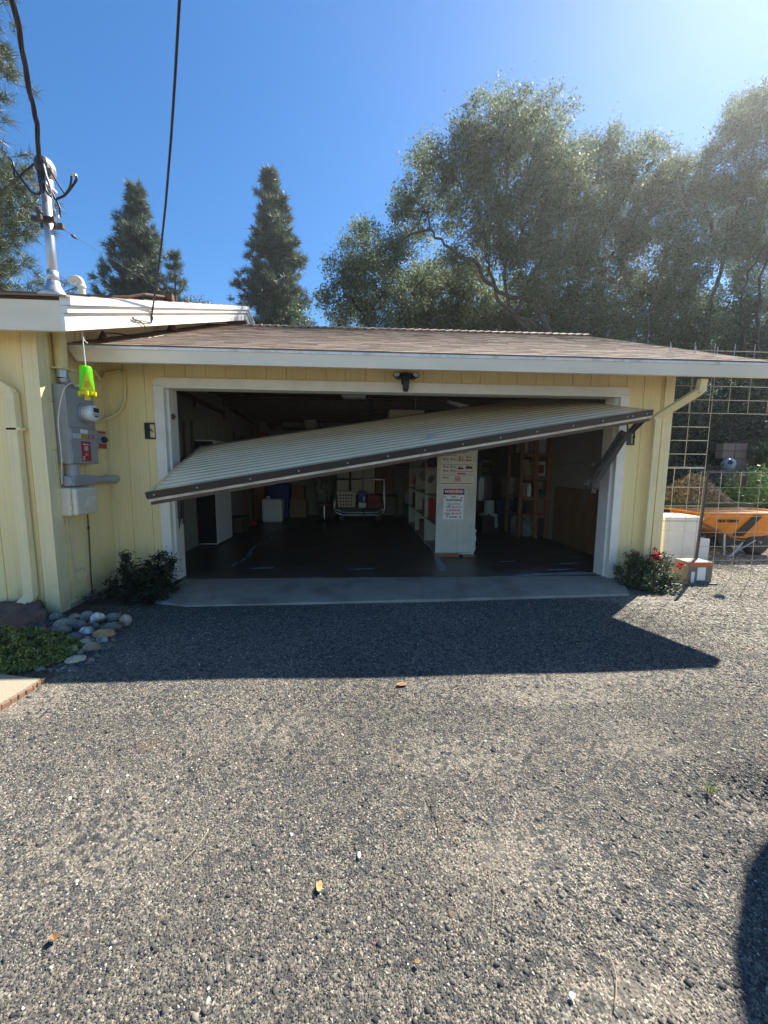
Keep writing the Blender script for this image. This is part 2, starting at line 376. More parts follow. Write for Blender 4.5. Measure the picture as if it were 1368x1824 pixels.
def chips(n, xr, yr, smin, smax, palette, wts, dens=None, name='gravel', lift=.12, flat=.48):
    x = rng.uniform(*xr, n); y = rng.uniform(*yr, n)
    if dens is not None:
        k = rng.uniform(0, 1, n) < dens(x, y); x, y = x[k], y[k]; n = len(x)
    s = smin*(smax/smin)**(rng.uniform(0, 1, n)**2.2)
    base = np.array([[-1, -1, -1], [1, -1, -1], [1, 1, -1], [-1, 1, -1], [-1, -1, 1], [1, -1, 1], [1, 1, 1], [-1, 1, 1]], float)*.5
    v = base[None]*(1+rng.uniform(-.38, .38, (n, 8, 3))); v[:, 4:, :2] *= .62
    v *= np.stack([s, s*rng.uniform(.55, 1, n), s*flat*rng.uniform(.6, 1.1, n)], -1)[:, None]
    a = rng.uniform(0, 6.283, n); ca, sa = np.cos(a)[:, None], np.sin(a)[:, None]
    tx = rng.uniform(-.35, .35, n)[:, None]
    vx, vy, vz = v[..., 0], v[..., 1], v[..., 2]+v[..., 0]*tx
    out = np.stack([vx*ca-vy*sa + x[:, None], vx*sa+vy*ca + y[:, None], vz + (gz(x, y)+s*flat*lift)[:, None]], -1)
    f = np.array([[0, 3, 2, 1], [4, 5, 6, 7], [0, 1, 5, 4], [1, 2, 6, 5], [2, 3, 7, 6], [3, 0, 4, 7]])
    FF = (f[None]+8*np.arange(n)[:, None, None]).reshape(-1, 4)
    pal = np.array(palette); tone = 1+.16*np.sin(x*1.7+2*np.sin(y*1.3))*np.sin(y*2.1+x*.6)
    c = pal[rng.choice(len(pal), n, p=np.array(wts)/sum(wts))]*rng.uniform(.68, 1.17, (n, 1))*tone[:, None]
    return out.reshape(-1, 3), FF, np.repeat(c, 8, 0)
def dusty(x, y):
    # worn places where dust and fines cover the chips
    f = .5+.5*np.sin(x*1.9+1.3*np.sin(y*1.7))*np.sin(y*2.6+1.2*np.sin(x*1.3))
    p = np.zeros_like(x)
    for cx, cy, rx, ry in ((.12, -3.02, .30, .16), (.0, -2.55, .5, .12), (-.1, -1.98, .35, .05), (.75, -2.1, .5, .10), (1.2, -1.95, .7, .12), (-.75, -2.35, .35, .12), (.25, -3.4, .25, .10), (-1.3, -2.9, .25, .2), (.9, -2.55, .22, .12)):
        p = np.maximum(p, np.exp(-((x-cx)/rx)**2-((y-cy)/ry)**2))
    return np.clip(1.05-1.0*p-.22*(f > .62)*f+.2*np.sin(x*23+3*np.sin(y*9))*np.sin(y*29+2*np.sin(x*11)), .06, 1)
def inframe(x, y):
    return (np.abs(x+.41) < (y+4.16)*1.12+.35)
def merge(parts):
    b = 0; Vs, Fs, Cs = [], [], []
    for v, f, c in parts: Vs.append(v); Fs.append(f+b); Cs.append(c); b += len(v)
    return np.concatenate(Vs), np.concatenate(Fs), np.concatenate(Cs)
def drive(x, y): return ((x+.75*y) < 1.5+.5*np.sin(x*3)*np.cos(y*2.3)) & ~((x < -2.2) & (y > -.75))
dpal = [(.047, .047, .050), (.086, .083, .077), (.138, .129, .110), (.20, .18, .145), (.34, .305, .235), (.58, .54, .45), (.22, .14, .09)]
dw = [30, 31, 21, 13, 5, 1.6, .8]
drive_chips = merge([
    chips(480000, (-2.3, 2.6), (-3.75, -2.2), .0022, .0085, dpal, dw, lambda x, y: inframe(x, y)*drive(x, y)*dusty(x, y)),
    chips(5000, (-2.3, 2.6), (-3.75, -2.0), .010, .020, dpal, [16, 22, 14, 14, 5, 1.2, .8], lambda x, y: inframe(x, y)*drive(x, y)*dusty(x, y)),
    chips(190000, (-3.4, 3.2), (-2.2, -.55), .0042, .0115, dpal, dw, lambda x, y: drive(x, y)*(x+.42*y > -2.95)*dusty(x, y)),
])
kind(npmesh('driveway_chips', *drive_chips[:2], chipm, col=drive_chips[2]), 'stuff')
gpal = [(.09, .08, .065), (.18, .155, .12), (.29, .26, .20), (.42, .39, .32), (.58, .55, .48)]
pale_gravel = merge([
    chips(90000, (.2, 5.4), (-2.6, 0.6), .008, .022, gpal, [2, 4, 5, 4, 1.5], lambda x, y: (~drive(x, y))*(x > .8)*~((x < 2.9) & (y > -.7))),
    chips(60000, (3.05, 9), (.3, 3.3), .012, .032, gpal, [2, 4, 5, 4, 1.5])])
kind(npmesh('pale_gravel', *pale_gravel[:2], chipm, col=pale_gravel[2]), 'stuff')
# rubble at the crumbled hole at the right of the driveway
rub = merge([chips(6000, (.85, 1.75), (-3.1, -2.6), .005, .020, [(.03, .03, .032), (.06, .058, .056), (.2, .18, .15), (.35, .31, .25)], [5, 4, 1.5, .5], lambda x, y: np.exp(-((x-1.25)/.3)**2-((y+2.86)/.13)**2) > rng.uniform(0, 1, len(x)))])
kind(npmesh('crumbled_asphalt', *rub[:2], chipm, col=rub[2]), 'stuff')
# ================================================================ garage
SL = .396                       # garage roof slope
def roofz(y): return 2.28 + SL*(y+.5) if y <= 2.8 else 2.28 + SL*3.3 - SL*(y-2.8)
garage = thing('garage', (0, 0, 0), 'attached pale yellow garage, shallow brown shingle roof, its wide door hanging crooked', 'garage')

def siding_strip(mb, u0, u1, z0, z1, place, off=.0, pitch=.2032, first=0.0, gw=.011, gd=.010):
    """vertical grooved sheet; place(u, d, z) -> world, d = depth behind the face"""
    us = [(u0, 0)]; k = math.ceil((u0-first)/pitch)
    while first+k*pitch < u1-.01:
        g = first+k*pitch
        if g > u0+.01: us += [(g-gw/2, 0), (g-gw/2+.002, gd), (g+gw/2-.002, gd), (g+gw/2, 0)]
        k += 1
    us.append((u1, 0))
    f0 = z0 if callable(z0) else (lambda u: z0); f1 = z1 if callable(z1) else (lambda u: z1)
    vs = []
    for u, d in us: vs += [place(u, d, f0(u)), place(u, d, f1(u))]
    mb.add(vs, [(2*i, 2*i+2, 2*i+3, 2*i+1) for i in range(len(us)-1)])
front = MB(); pl = lambda u, d, z: (u, d, z)
siding_strip(front, -3.0, -2.42, -.07, 2.35, pl, first=.04)
siding_strip(front, 2.42, 3.0, -.07, 2.35, pl, first=.04)
siding_strip(front, -2.42, 2.42, 2.04, 2.35, pl, first=.04)
front.build('front_wall', siding, garage)
g = MB(); siding_strip(g, 0, 5.9, -.07, lambda u: roofz(u)-.02, lambda u, d, z: (3.0-d, u, z), first=.05)
g.build('side_wall', siding, garage)
g = MB(); siding_strip(g, -3.0, 3.0, -.07, 2.35, lambda u, d, z: (u, 5.9-d, z)); g.build('back_wall', siding, garage)
g = MB()      # inner faces: left, right, back, front returns
g.prism([(-2.99, .09, 0), (-2.99, 5.8, 0), (-2.99, 5.8, 2.30), (-2.99, 2.8, 3.44), (-2.99, .09, 2.42)], (.06, 0, 0)); g.prism([(2.93, .09, 0), (2.93, 5.8, 0), (2.93, 5.8, 2.30), (2.93, 2.8, 3.44), (2.93, .09, 2.42)], (.055, 0, 0)); g.box(-2.93, 2.93, 5.74, 5.8, 0, 2.34)
g.box(-2.99, -2.44, .012, .088, 0, 2.4); g.box(2.44, 2.985, .012, .088, 0, 2.4); g.box(-2.44, 2.44, .03, .088, 2.075, 2.42)
g.build('interior_wall', drywall, garage)
g = MB(); g.box(-3.6, 3.4, 2.95, 5.7, 2.44, 2.47)
for k in range(9): g.box(-2.9, 2.9, .7+k*.6, .74+k*.6, 2.42 if k < 4 else 2.30, 2.50 if k < 4 else 2.438)
g.build('ceiling_joist', darkwood, garage)
# casing: header with clipped corners, two legs, inner stops
g = MB(); t0, t1 = -.024, -.001
g.prism([(-2.51, t0, 2.035), (2.51, t0, 2.035), (2.51, t0, 2.09), (2.475, t0, 2.118), (-2.475, t0, 2.118), (-2.51, t0, 2.09)], (0, t1-t0, 0))
lab(g.build('door_casing', casingm, garage, bevel=.003), 'cream white header casing with clipped corners')
for s in (-1, 1):
    g = MB(); g.box(*sorted((s*2.42, s*2.51)), t0, t1, -.02, 2.033); g.build('door_casing', casingm, garage, bevel=.003)
g = MB(); g.box(-2.42, 2.42, -.034, .0, 2.012, 2.033)
for s in (-1, 1):
    g.box(*sorted((s*2.405, s*2.4185)), -.036, .02, 0, 2.026); g.box(*sorted((s*2.42, s*2.435)), -.032, -.0245, 0, 2.03)
g.build('stop_moulding', casingm, garage)
for s in (-1, 1):
    g = MB(); g.box(*sorted((s*2.38, s*2.438)), .022, .20, 0, 2.024)
    j = g.build('door_jamb', casingm, garage, bevel=.003)
    if s < 0:
        h = MB(); h.blob((-2.374, .08, 1.74), (.018, .03, .03), 8, 5, .3); h.bar((-2.375, .05, 1.72), (-2.375, .13, 1.75), .012, .016); h.build('roller_bracket', rust, j)
g = MB(); g.box(-2.42, 2.42, .022, .20, 2.026, 2.07); g.build('door_jamb', casingm, garage)
# right corner board and eave return
g = MB(); g.box(2.91, 3.012, -.022, -.001, -.06, 2.3); g.box(2.999, 3.02, -.02, .09, -.06, 2.3); g.build('corner_board', corner_y, garage, bevel=.003)
g = MB(); g.box(-2.999, -2.955, -.022, -.001, -.06, 2.3); g.build('corner_board', corner_y, garage, bevel=.003)
# roof: deck, shingle courses, ridge caps
XL, XR = -2.99, 3.60
deck = MB()
deck.prism([(XL, -.44, roofz(-.44)-.03), (XL, 2.8, roofz(2.8)-.03), (XL, 2.8, roofz(2.8)-.05), (XL, -.44, roofz(-.44)-.05)], (XR-XL-.03, 0, 0))
deck.prism([(XL, 2.8, roofz(2.8)-.03), (XL, 6.3, roofz(6.3)-.03), (XL, 6.3, roofz(6.3)-.05), (XL, 2.8, roofz(2.8)-.05)], (XR-XL-.03, 0, 0))
for k in range(12): deck.prism([(-2.8+k*.56, -.43, roofz(-.43)-.051), (-2.8+k*.56, 2.75, roofz(2.75)-.051), (-2.8+k*.56, 2.75, roofz(2.75)-.19), (-2.8+k*.56, -.43, roofz(-.43)-.12)], (.04, 0, 0))
deck.build('roof_deck', darkwood, garage)
ca, sa = 1/math.hypot(1, SL), SL/math.hypot(1, SL)
def tab(mb, x0, x1, d0, d1, th, back=False):
    # d = distance up the slope from the eave edge
    def P(d, h): 
        y, z = -.52+d*ca - h*sa, 2.272+d*sa + h*ca
        return (y, z) if not back else (5.6-y, z)
    a, b, c_, e_ = P(d0, 0), P(d1, 0), P(d1, .003), P(d0, th)
    mb.prism([(x0, *a), (x0, *b), (x0, *c_), (x0, *e_)], (x1-x0, 0, 0))
roof = MB(); rd = random.Random(3); L = 3.32/ca; rows = 30; dh = L/rows
for back in (False, True):
    for r in range(rows):
        x = XL - rd.uniform(0, .2)
        while x < XR:
            wd = rd.choice([.10, .15, .2, .28, .3]); x1 = min(x+wd, XR)
            if x1 > XL and x1-max(x, XL) > .01:
                q = rd.choice([rd.uniform(.72, 1.0), rd.uniform(.95, 1.25)]); wv = rd.uniform(-.04, .04)
                roof.color(q*(1+wv), q, q*(1-wv))
                tab(roof, max(x, XL)+.002, x1, r*dh-0, (r+1)*dh+.03, rd.uniform(.009, .0115), back)
            x = x1 if x1 < XR else XR+1
roof.build('roof', shingle, garage)
roof = MB(); x = -2.4
while x < XR:
    q = rd.uniform(.8, 1.5); roof.color(q, q, q)
    x1 = min(x+.19, XR)
    for sgn in (-1, 1):
        roof.prism([(x, 2.8, 3.617), (x, 2.8+sgn*.14, 3.617-.14*SL), (x, 2.8+sgn*.14, 3.605-.14*SL), (x, 2.8, 3.604)], (0, 0, 0)) if False else None
        zA = 3.604; vs = [(x, 2.8, zA+.006), (x, 2.8+sgn*.14, zA+.006-.14*SL), (x1, 2.8+sgn*.14, zA+.028-.14*SL), (x1, 2.8, zA+.030),
                          (x, 2.8, zA-.006), (x, 2.8+sgn*.14, zA-.006-.14*SL), (x1, 2.8+sgn*.14, zA-.004-.14*SL), (x1, 2.8, zA-.002)]
        roof.add(vs, [(0, 1, 2, 3), (4, 7, 6, 5), (0, 4, 5, 1), (1, 5, 6, 2), (2, 6, 7, 3)])
    x += .135
roof.build('ridge_cap', shingle, garage)
# fascia, drip edge and gable rake
g = MB(); g.prism([(-2.985, -.5, 2.262), (-2.90, -.5, 2.136), (3.60, -.5, 2.136), (3.60, -.5, 2.262)], (0, .04, 0)); fa = g.build('fascia', trimw, garage, bevel=.002)
g = MB(); x = -2.985; rd2 = random.Random(9)
while x < 3.6:
    x1 = min(3.606, x+rd2.uniform(.9, 1.3)); dz = rd2.uniform(-.003, .003)
    g.box(x, x1-.003, -.512, -.503, 2.247+dz, 2.266); g.prism([(x, -.512, 2.266), (x, -.44, 2.292), (x, -.44, 2.296), (x, -.512, 2.270)], (x1-x-.003, 0, 0)); x = x1
g.build('drip_edge', flash, garage)
g = MB()
for y0, y1 in ((-.5, 2.8), (2.8, 6.1)):
    g.prism([(3.602, y0, roofz(y0)-.012), (3.602, y1, roofz(y1)-.012), (3.602, y1, roofz(y1)-.14), (3.602, y0, roofz(y0)-.144)], (.03, 0, 0))
g.build('gable_rake_board', trimw, garage)
g = MB(); g.prism([(3.03, -.45, roofz(-.45)-.058), (3.03, 2.8, roofz(2.8)-.058), (3.03, 6.1, roofz(6.1)-.058), (3.03, 6.1, roofz(6.1)-.07), (3.03, 2.8, roofz(2.8)-.07), (3.03, -.45, roofz(-.45)-.07)], (.565, 0, 0)); g.build('soffit', tanwood, garage)
# downspout
g = MB()
pts = [(2.975, -.41, 2.13), (2.972, -.40, 2.02), (2.80, -.075, 1.80), (2.80, -.07, .16), (2.80, -.17, .02)]
for p, q in zip(pts[:-1], pts[1:]): g.bar(p, q, .075, .055, up=(0, -1, .001))
g.box(2.745, 2.86, -.105, -.002, 1.77, 1.80)
for p in pts[1:-1]: g.blob(p, (.042, .038, .04), 8, 6)
ds = g.build('downspout', corner_y, garage, bevel=.006)
# slab and floor
g = MB(); g.prism([(-2.35, .06, -.004), (2.44, .06, -.004), (2.54, -.12, -.012), (2.34, -.49, -.034), (0.2, -.585, -.036), (-2.0, -.66, -.04), (-2.36, -.55, -.03)], (0, 0, -.12))
kind(g.build('concrete_apron', concrete, bevel=.006), 'structure')
g = MB(); g.box(-2.99, 2.99, .064, 5.86, -.15, 0); kind(g.build('garage_floor', floorm), 'structure')
g = MB(); rdp = random.Random(2); a_ = []; b_ = []
for k in range(18):
    t = k/17; cx, cy = .95-.38*t, 4.0-3.7*t; a_.append((cx-.035-rdp.uniform(0, .025), cy, .0035)); b_.append((cx+.035+rdp.uniform(0, .025), cy, .0035))
g.add(a_+b_, [(i, i+1, 18+i+1, 18+i) for i in range(17)]); kind(g.build('floor_stripe', paintstrip), 'structure')
g = MB(); 
for k in range(16):
    t = k/15; cx, cy = -2.0+.05*math.sin(k), .7+3.2*t
    g.blob((cx, cy, .001), (.03, .12, .0015), 7, 3, .3, seed=k)
kind(g.build('faded_floor_stripe', paintstrip), 'structure')
g = MB()
for cx, cy, sx in [(2.3, .62, .22), (2.55, .95, .16), (2.05, .33, .2), (1.55, .75, .12), (-1.6, .5, .2), (2.1, .16, .35), (1.6, .12, .25), (-.4, .42, .2)]:
    g.blob((cx, cy, .001), (sx, sx*.16, .0018), 12, 3, .35, rz=.1, seed=int(cx*50))
kind(g.build('floor_stain', paintstrip), 'structure')

# ---------------------------------------------------------------- the crooked door
L0, R0, TL, TR = Vector((-2.11, -.98, .99)), Vector((2.46, -.42, 1.79)), Vector((-2.43, .90, 1.46)), Vector((2.14, 1.46, 2.26))
ux = (R0-L0).normalized(); uy = (TL-L0); uy = (uy-ux*uy.dot(ux)).normalized(); un = ux.cross(uy)
W_, H_ = (R0-L0).length, (TL-L0).length
def D(u, v, n): return L0 + ux*u + uy*v + un*n
DM = Matrix((ux, uy, un)).transposed().to_4x4(); DM.translation = L0
door = MB(); prof = [(0, 0), (.10, 0)]
v = .10; pitch = .118
while v + pitch < H_-.02:
    prof += [(v+.010, .0), (v+.026, -.020), (v+.044, -.020), (v+.058, .004), (v+.078, .006), (v+.090, -.010), (v+.100, -.010), (v+.110, .0)]
    v += pitch
prof.append((H_, 0))
n_ = len(prof); us = [0, W_]
vs = [D(u, v, n+.022) for u in us for v, n in prof] + [D(u, v, n+.018) for u in us for v, n in prof]
fs = []
for k in (0, 2):
    fs += [(k*n_+i, (k+1)*n_+i, (k+1)*n_+i+1, k*n_+i+1) for i in range(n_-1)]
door.add(vs, fs)
gd = door.build('garage_door', doorm, garage); lab(gd, 'corrugated tan tilt up door hanging crooked and half open')
g = MB()      # timber frame behind the sheet
for v0, v1 in ((0, .09), (.62, .70), (1.26, 1.34), (H_-.09, H_)): g.box(0, W_, v0, v1, -.08, -.030, DM)
for u in (0, W_*.25, W_*.5, W_*.75, W_-.04): g.box(u, u+.04, .092, H_-.092, -.078, -.032, DM)
g.build('back_frame', darkwood, gd)
g = MB(); g.box(-.012, W_+.012, -.016, -.001, -.024, .032, DM); g.box(-.012, W_+.012, -.001, .022, .0245, .0285, DM)
lab(g.build('bottom_rail', railm, gd, bevel=.003), 'dark brown metal rail along the low edge')
g = MB(); g.box(0, W_, -.012, .030, -.048, -.0265, DM); lab(g.build('bottom_strip', woodstrip, gd), 'weathered wood strip under the rail')
for s_ in (0, 1):
    g = MB(); u = 0 if s_ == 0 else W_; g.box(u-.012, u+.022 if s_ == 0 else u+.012, .024, H_, .0235, .027, DM) if s_ == 0 else g.box(u-.022, u+.012, .024, H_, .0235, .027, DM)
    for k in range(9): g.blob(D(u+(.006 if s_ == 0 else -.006), .16+k*.2, .030), (.006, .006, .005), 6, 4)
    g.build('side_trim', doorm, gd)
for k, u in enumerate([.05, .38, .80, 1.2, 1.62, 1.98, 2.32, 2.68, 3.05, 3.42, 3.8, 4.12, W_-.28, W_-.22, W_-.06]):
    g = MB(); g.lathe([(.008, 0), (.008, .003), (.004, .006)], n=10, m=Matrix((ux, un, -uy)).transposed().to_3x3(), c=D(u, -.016, .004)); g.build('bolt', boltm, gd)
g = MB(); q = D(W_*.535, .33, .03); g.bar(q-ux*.05, q+ux*.05, .02, .012, up=un); g.bar(q-ux*.045+un*.012, q+ux*.045+un*.012, .012, .03, up=un); g.tube([q-ux*.04, q-ux*.04+un*.035, q+ux*.04+un*.035, q+ux*.04], .006)
g.build('handle', steel, gd, bevel=.002)
# spring arm on the right jamb
g = MB()
A, B = Vector((2.43, -.15, 1.62)), Vector((2.16, -.06, 1.06))
g.bar(A, B, .035, .05); g.bar(A+Vector((-.045, .02, .02)), B+Vector((-.05, .02, .03)), .05, .04)
g.bar(A+Vector((.02, -.02, 0)), Vector((2.545, -.30, 1.80)), .012, .045); g.bar(A+Vector((0, 0, 0)), Vector((2.36, -.22, 1.76)), .012, .04); g.bar(A+Vector((0, 0, 0)), Vector((2.49, -.27, 1.79)), .010, .03)
g.blob(B, (.05, .03, .06), 8, 6, .2); g.bar(B, B+Vector((-.02, 0, -.09)), .03, .05); g.bar(B+Vector((-.03, 0, .05)), B+Vector((-.12, 0, .06)), .014, .014)
g.blob(B+Vector((-.09, 0, .04)), (.04, .03, .045), 8, 5, .35, seed=4); g.prism([B+Vector((-.03, .01, .2)), B+Vector((-.055, .01, .23)), B+Vector((-.0, .01, .235))], (0, .006, 0))
arm = g.build('spring_arm', iron, garage, bevel=.002); lab(arm, 'rusty spring arm on the right jamb')
g = MB(); cen = A.lerp(B, .5)+Vector((-.075, .0, .02)); dd = (B-A).normalized(); coil = []
for k in range(241):
    t = k/240; a = t*2*math.pi*30; p = (A+Vector((-.05, -.02, -.02))).lerp(B+Vector((-.055, -.02, .05)), t)
    n1 = dd.orthogonal().normalized(); n2 = dd.cross(n1); coil.append(p+(n1*math.cos(a)+n2*math.sin(a))*.026)
g.tube(coil, .0055, 5); g.build('spring', iron, arm)
g = MB()
for dx in (-.1, -.07): g.tube([B+Vector((dx, 0, .02)), B+Vector((dx-.01, 0, -.1)), B+Vector((dx-.03, 0, -.22))], .002, 4)
g.build('loose_wire', blackrub, arm)
g = MB(); g.bar((-2.36, .10, .92), (-2.37, .10, .66), .03, .05); g.bar((-2.37, .10, .66), (-2.40, .09, .52), .022, .03); g.bar((-2.34, .12, .92), (-2.345, .12, .6), .012, .02)
lab(g.build('spring_arm', iron, garage), 'dark arm bracket low on the left jamb')
# rail brackets on the left inner wall
g = MB(); g.bar((-2.90, 1.0, 2.25), (-2.90, 3.15, 2.19), .05, .06); g.bar((-2.90, 3.5, 2.31), (-2.9, 5.1, 2.2), .04, .05); g.bar((-2.9, 1.9, 2.2), (-2.9, 1.9, 2.1), .03, .03); g.bar((-2.9, 3.1, 2.19), (-2.9, 3.12, 2.06), .03, .03)
g.build('door_track', rust, garage)
# six panel door in the left inner wall
g = MB(); g.box(-2.929, -2.905, 2.55, 3.45, 0, 2.02); idr = g.build('interior_door', drywall, garage)
g = MB()
for y0 in (2.65, 3.05):
    for z0, z1 in ((.2, .8), (.9, 1.5), (1.6, 1.9)): g.box(-2.904, -2.898, y0, y0+.3, z0, z1)
g.build('door_panel', drywall, idr, bevel=.003)
g = MB(); g.box(-2.929, -2.91, 2.45, 2.55, 0, 2.1); g.box(-2.929, -2.91, 3.45, 3.55, 0, 2.1); g.box(-2.929, -2.91, 2.55, 3.45, 2.02, 2.1); g.build('door_frame', drywall, garage)
g = MB(); g.box(-2.6, -1.2, 5.70, 5.735, .1, 2.24); g.box(-2.65, -1.15, 5.71, 5.738, 2.242, 2.32); g.build('closet_door', drywall, garage)
g = MB(); g.box(2.905, 2.929, .9, 2.25, .01, .935); lab(g.build('wainscot_panel', plym, garage), 'brown plywood panel on the right inner wall')
g = MB(); g.tube([(2.925, 2.3, 1.30), (2.925, 1.9, 1.31), (2.925, 1.7, 1.325), (2.925, 1.45, 1.32)], .003, 4); g.build('wall_crack', darkwood, garage)

# ================================================================ house on the left
house = thing('house', (-3, -.8, -.06), 'pale yellow house with white eave and layered white rake board at the left edge', 'house')
RS = .377
def hz(y): return 2.43 + RS*(y+1.07) if y <= 3.6 else 2.43+RS*4.67-RS*(y-3.6)
g = MB()
siding_strip(g, -9, -3.0, -.1, 2.36, lambda u, d, z: (u, -.8+d, z), first=-3.115, pitch=.305)
g.build('front_wall', siding, house)
g = MB(); siding_strip(g, -.8, 9.5, -.1, lambda u: hz(u)-.13, lambda u, d, z: (-3.0-d, u, z), first=-.36, pitch=.305)
g.build('side_wall', siding, house)
g = MB(); g.box(-3.10, -2.981, -.822, -.801, -.07, 2.3); g.box(-2.999, -2.982, -.80, -.70, -.07, 2.36); g.build('corner_board', corner_y, house, bevel=.003)
g = MB(); g.box(-3.03, -2.985, -.69, .0, -.12, -.005); g.build('foundation', concrete, house)
g = MB(); g.prism([(-2.6, -1.07, 2.205), (-2.6, -1.035, 2.205), (-2.6, -1.035, 2.42), (-2.6, -1.07, 2.42)], (-6, 0, 0)); g.build('fascia', trimw, house, bevel=.003)
for k, (x0, x1, zb, zt) in enumerate(((-2.598, -2.570, -.225, -.10), (-2.598, -2.545, -.098, -.045), (-2.598, -2.520, -.043, .018))):
    g = MB(); y0 = -1.075
    yy = [y0, .9, 3.6] ; yy2 = [3.6, 8.6]
    g.prism([(x0, y0, hz(y0)+zb), (x0, 3.6, hz(3.6)+zb), (x0, 3.6, hz(3.6)+zt), (x0, y0, hz(y0)+zt)], (x1-x0, 0, 0))
    g.prism([(x0, 3.6, hz(3.6)+zb), (x0, 8.6, hz(8.6)+zb), (x0, 8.6, hz(8.6)+zt), (x0, 3.6, hz(3.6)+zt)], (x1-x0, 0, 0))
    g.build('rake_board', flash if k == 2 else casingm, house, bevel=.003)
g = MB(); g.prism([(-3.0, -1.03, hz(-1.03)-.235), (-3.0, 3.6, hz(3.6)-.215), (-3.0, 3.6, hz(3.6)-.20), (-3.0, -1.03, hz(-1.03)-.20)], (.40, 0, 0)); g.box(-9, -3.001, -1.03, -.80, 2.30, 2.31); g.build('soffit', tanwood, house)
g = MB(); rd = random.Random(5)
for r in range(18):
    x = -8.6
    while x < -2.53:
        wd = rd.choice([.15, .2, .3]); x1 = min(x+wd, -2.53); q = rd.uniform(.6, 1.5); g.color(q, q, q)
        y0, y1 = -1.1+r*.262, -1.1+(r+1)*.262+.03
        g.prism([(x, y0, hz(y0)+.016), (x, y1, hz(y1)+.016), (x, y1, hz(y1)+.022), (x, y0, hz(y0)+.03)], (x1-x-.002, 0, 0)); x = x1 if x1 < -2.531 else 0
g.color(1, 1, 1).prism([(-8.6, 3.6, hz(3.6)+.02), (-8.6, 9, hz(9)+.02), (-8.6, 9, hz(9)-.04), (-8.6, 3.6, hz(3.6)-.04), (-8.6, -1.03, hz(-1.03)-.04), (-8.6, -1.03, hz(-1.03)+.012), (-8.6, 3.6, hz(3.6)+.012)], (6.05, 0, 0))
g.build('roof', shingle, house)
g = MB(); pts = [(-3.46, -1.0, 2.19), (-3.45, -.98, 2.02), (-3.19, -.845, 1.80), (-3.19, -.845, .12), (-3.24, -.93, .03)]
for p, q in zip(pts[:-1], pts[1:]): g.bar(p, q, .085, .06, up=(0, -1, .001))
for p in pts[1:-1]: g.blob(p, (.045, .036, .045), 8, 6)
g.box(-3.26, -3.12, -.875, -.802, 1.50, 1.525)
g.build('downspout', corner_y, house, bevel=.005)
g = MB(); g.bar((-3.42, -.9, .03), (-3.15, -.95, .015), .03, .02); g.build('drain_extension', whitepvc, house)
# ================================================================ fixtures on the walls
def curve(pts, n=8):
    """Catmull-Rom through points"""
    P = [Vector(p) for p in pts]; P = [P[0]*2-P[1]] + P + [P[-1]*2-P[-2]]; out = []
    for i in range(1, len(P)-2):
        for k in range(n):
            t = k/n; a, b, c_, d = P[i-1], P[i], P[i+1], P[i+2]
            out.append(.5*((2*b)+(c_-a)*t+(2*a-5*b+4*c_-d)*t*t+(3*b-a-3*c_+d)*t**3))
    return out+[P[-2]]
WX = -2.998
meter = thing('meter_panel', (-3, -.52, 1.24), 'grey electric meter panel with red and white warning stickers on the side wall', 'meter panel')
g = MB(); g.box(WX, -2.885, -.69, -.35, 1.24, 1.89); g.box(WX, -2.875, -.695, -.345, 1.885, 1.90); g.build('body', greybox, meter, bevel=.004)
g = MB(); g.box(-2.886, -2.877, -.685, -.352, 1.245, 1.545); g.box(-2.884, -2.879, -.68, -.357, 1.555, 1.88); g.build('cover', greybox, meter, bevel=.003)
for zc in (1.49, 1.31):
    g = MB(); g.box(-2.8765, -2.872, -.68, -.668, zc-.04, zc+.04); g.build('hinge', steel, meter, bevel=.001)
g = MB(); g.lathe([(.088, 0), (.088, .02), (.078, .022)], c=(-2.878, -.50, 1.69), axis='x', n=28); rim = g.build('meter_ring', steel, meter, smooth=False)
g = MB(); g.lathe([(.072, .02), (.072, .085), (.068, .10), (.05, .108)], c=(-2.878, -.50, 1.69), axis='x', n=28); dome = g.build('meter', glassm, meter, smooth=True); lab(dome, 'round glass electricity meter')
g = MB(); g.box(-2.7695, -2.7685, -.535, -.465, 1.695, 1.735); g.box(-2.7695, -2.7685, -.525, -.475, 1.655, 1.668); g.box(-2.7695, -2.7685, -.54, -.46, 1.675, 1.681); g.build('meter_display', blackink, dome)
g = MB(); g.box(-2.8765, -2.876, -.565, -.47, 1.51, 1.545); g.build('sticker', whitem, meter)
st = [(-.655, -.565, 1.465, 1.5, whitem), (-.562, -.475, 1.465, 1.5, orangem), (-.472, -.40, 1.465, 1.5, redm), (-.565, -.45, 1.265, 1.44, redm)]
for y0, y1, z0, z1, m_ in st:
    g = MB(); g.box(-2.8765, -2.8755, y0, y1, z0, z1); so_ = g.build('sticker', m_, meter)
    g = MB()
    if m_ is redm and z1-z0 > .1:
        for k in range(7): g.box(-2.8752, -2.8748, y0+.03+.004*(k % 2), y1-.03-.003*(k % 3), z1-.045-k*.006, z1-.042-k*.006)
        g.box(-2.8752, -2.8748, -.51, -.506, z0+.05, z1-.095); g.box(-2.8752, -2.8748, -.535, -.48, z0+.055, z0+.058)
        for k in range(3): g.box(-2.8752, -2.8748, y0+.008, y0+.035, z0+.012+k*.012, z0+.018+k*.012)
        g.box(-2.8752, -2.8748, y0+.02, y1-.02, z1-.03, z1-.022)
        g.build('print_line', whitem, so_)
    else:
        for k in range(4): g.box(-2.8752, -2.8748, y0+.008, y1-.008-.006*(k % 2), z0+.006+k*.007, z0+.008+k*.007)
        g.build('print_line', blackink if m_ is not redm else whitem, so_)
disc = thing('disconnect_switch', (-3, -.22, 1.39), 'small grey switch box with a black knob and red labels between meter panel and corner', 'switch box')
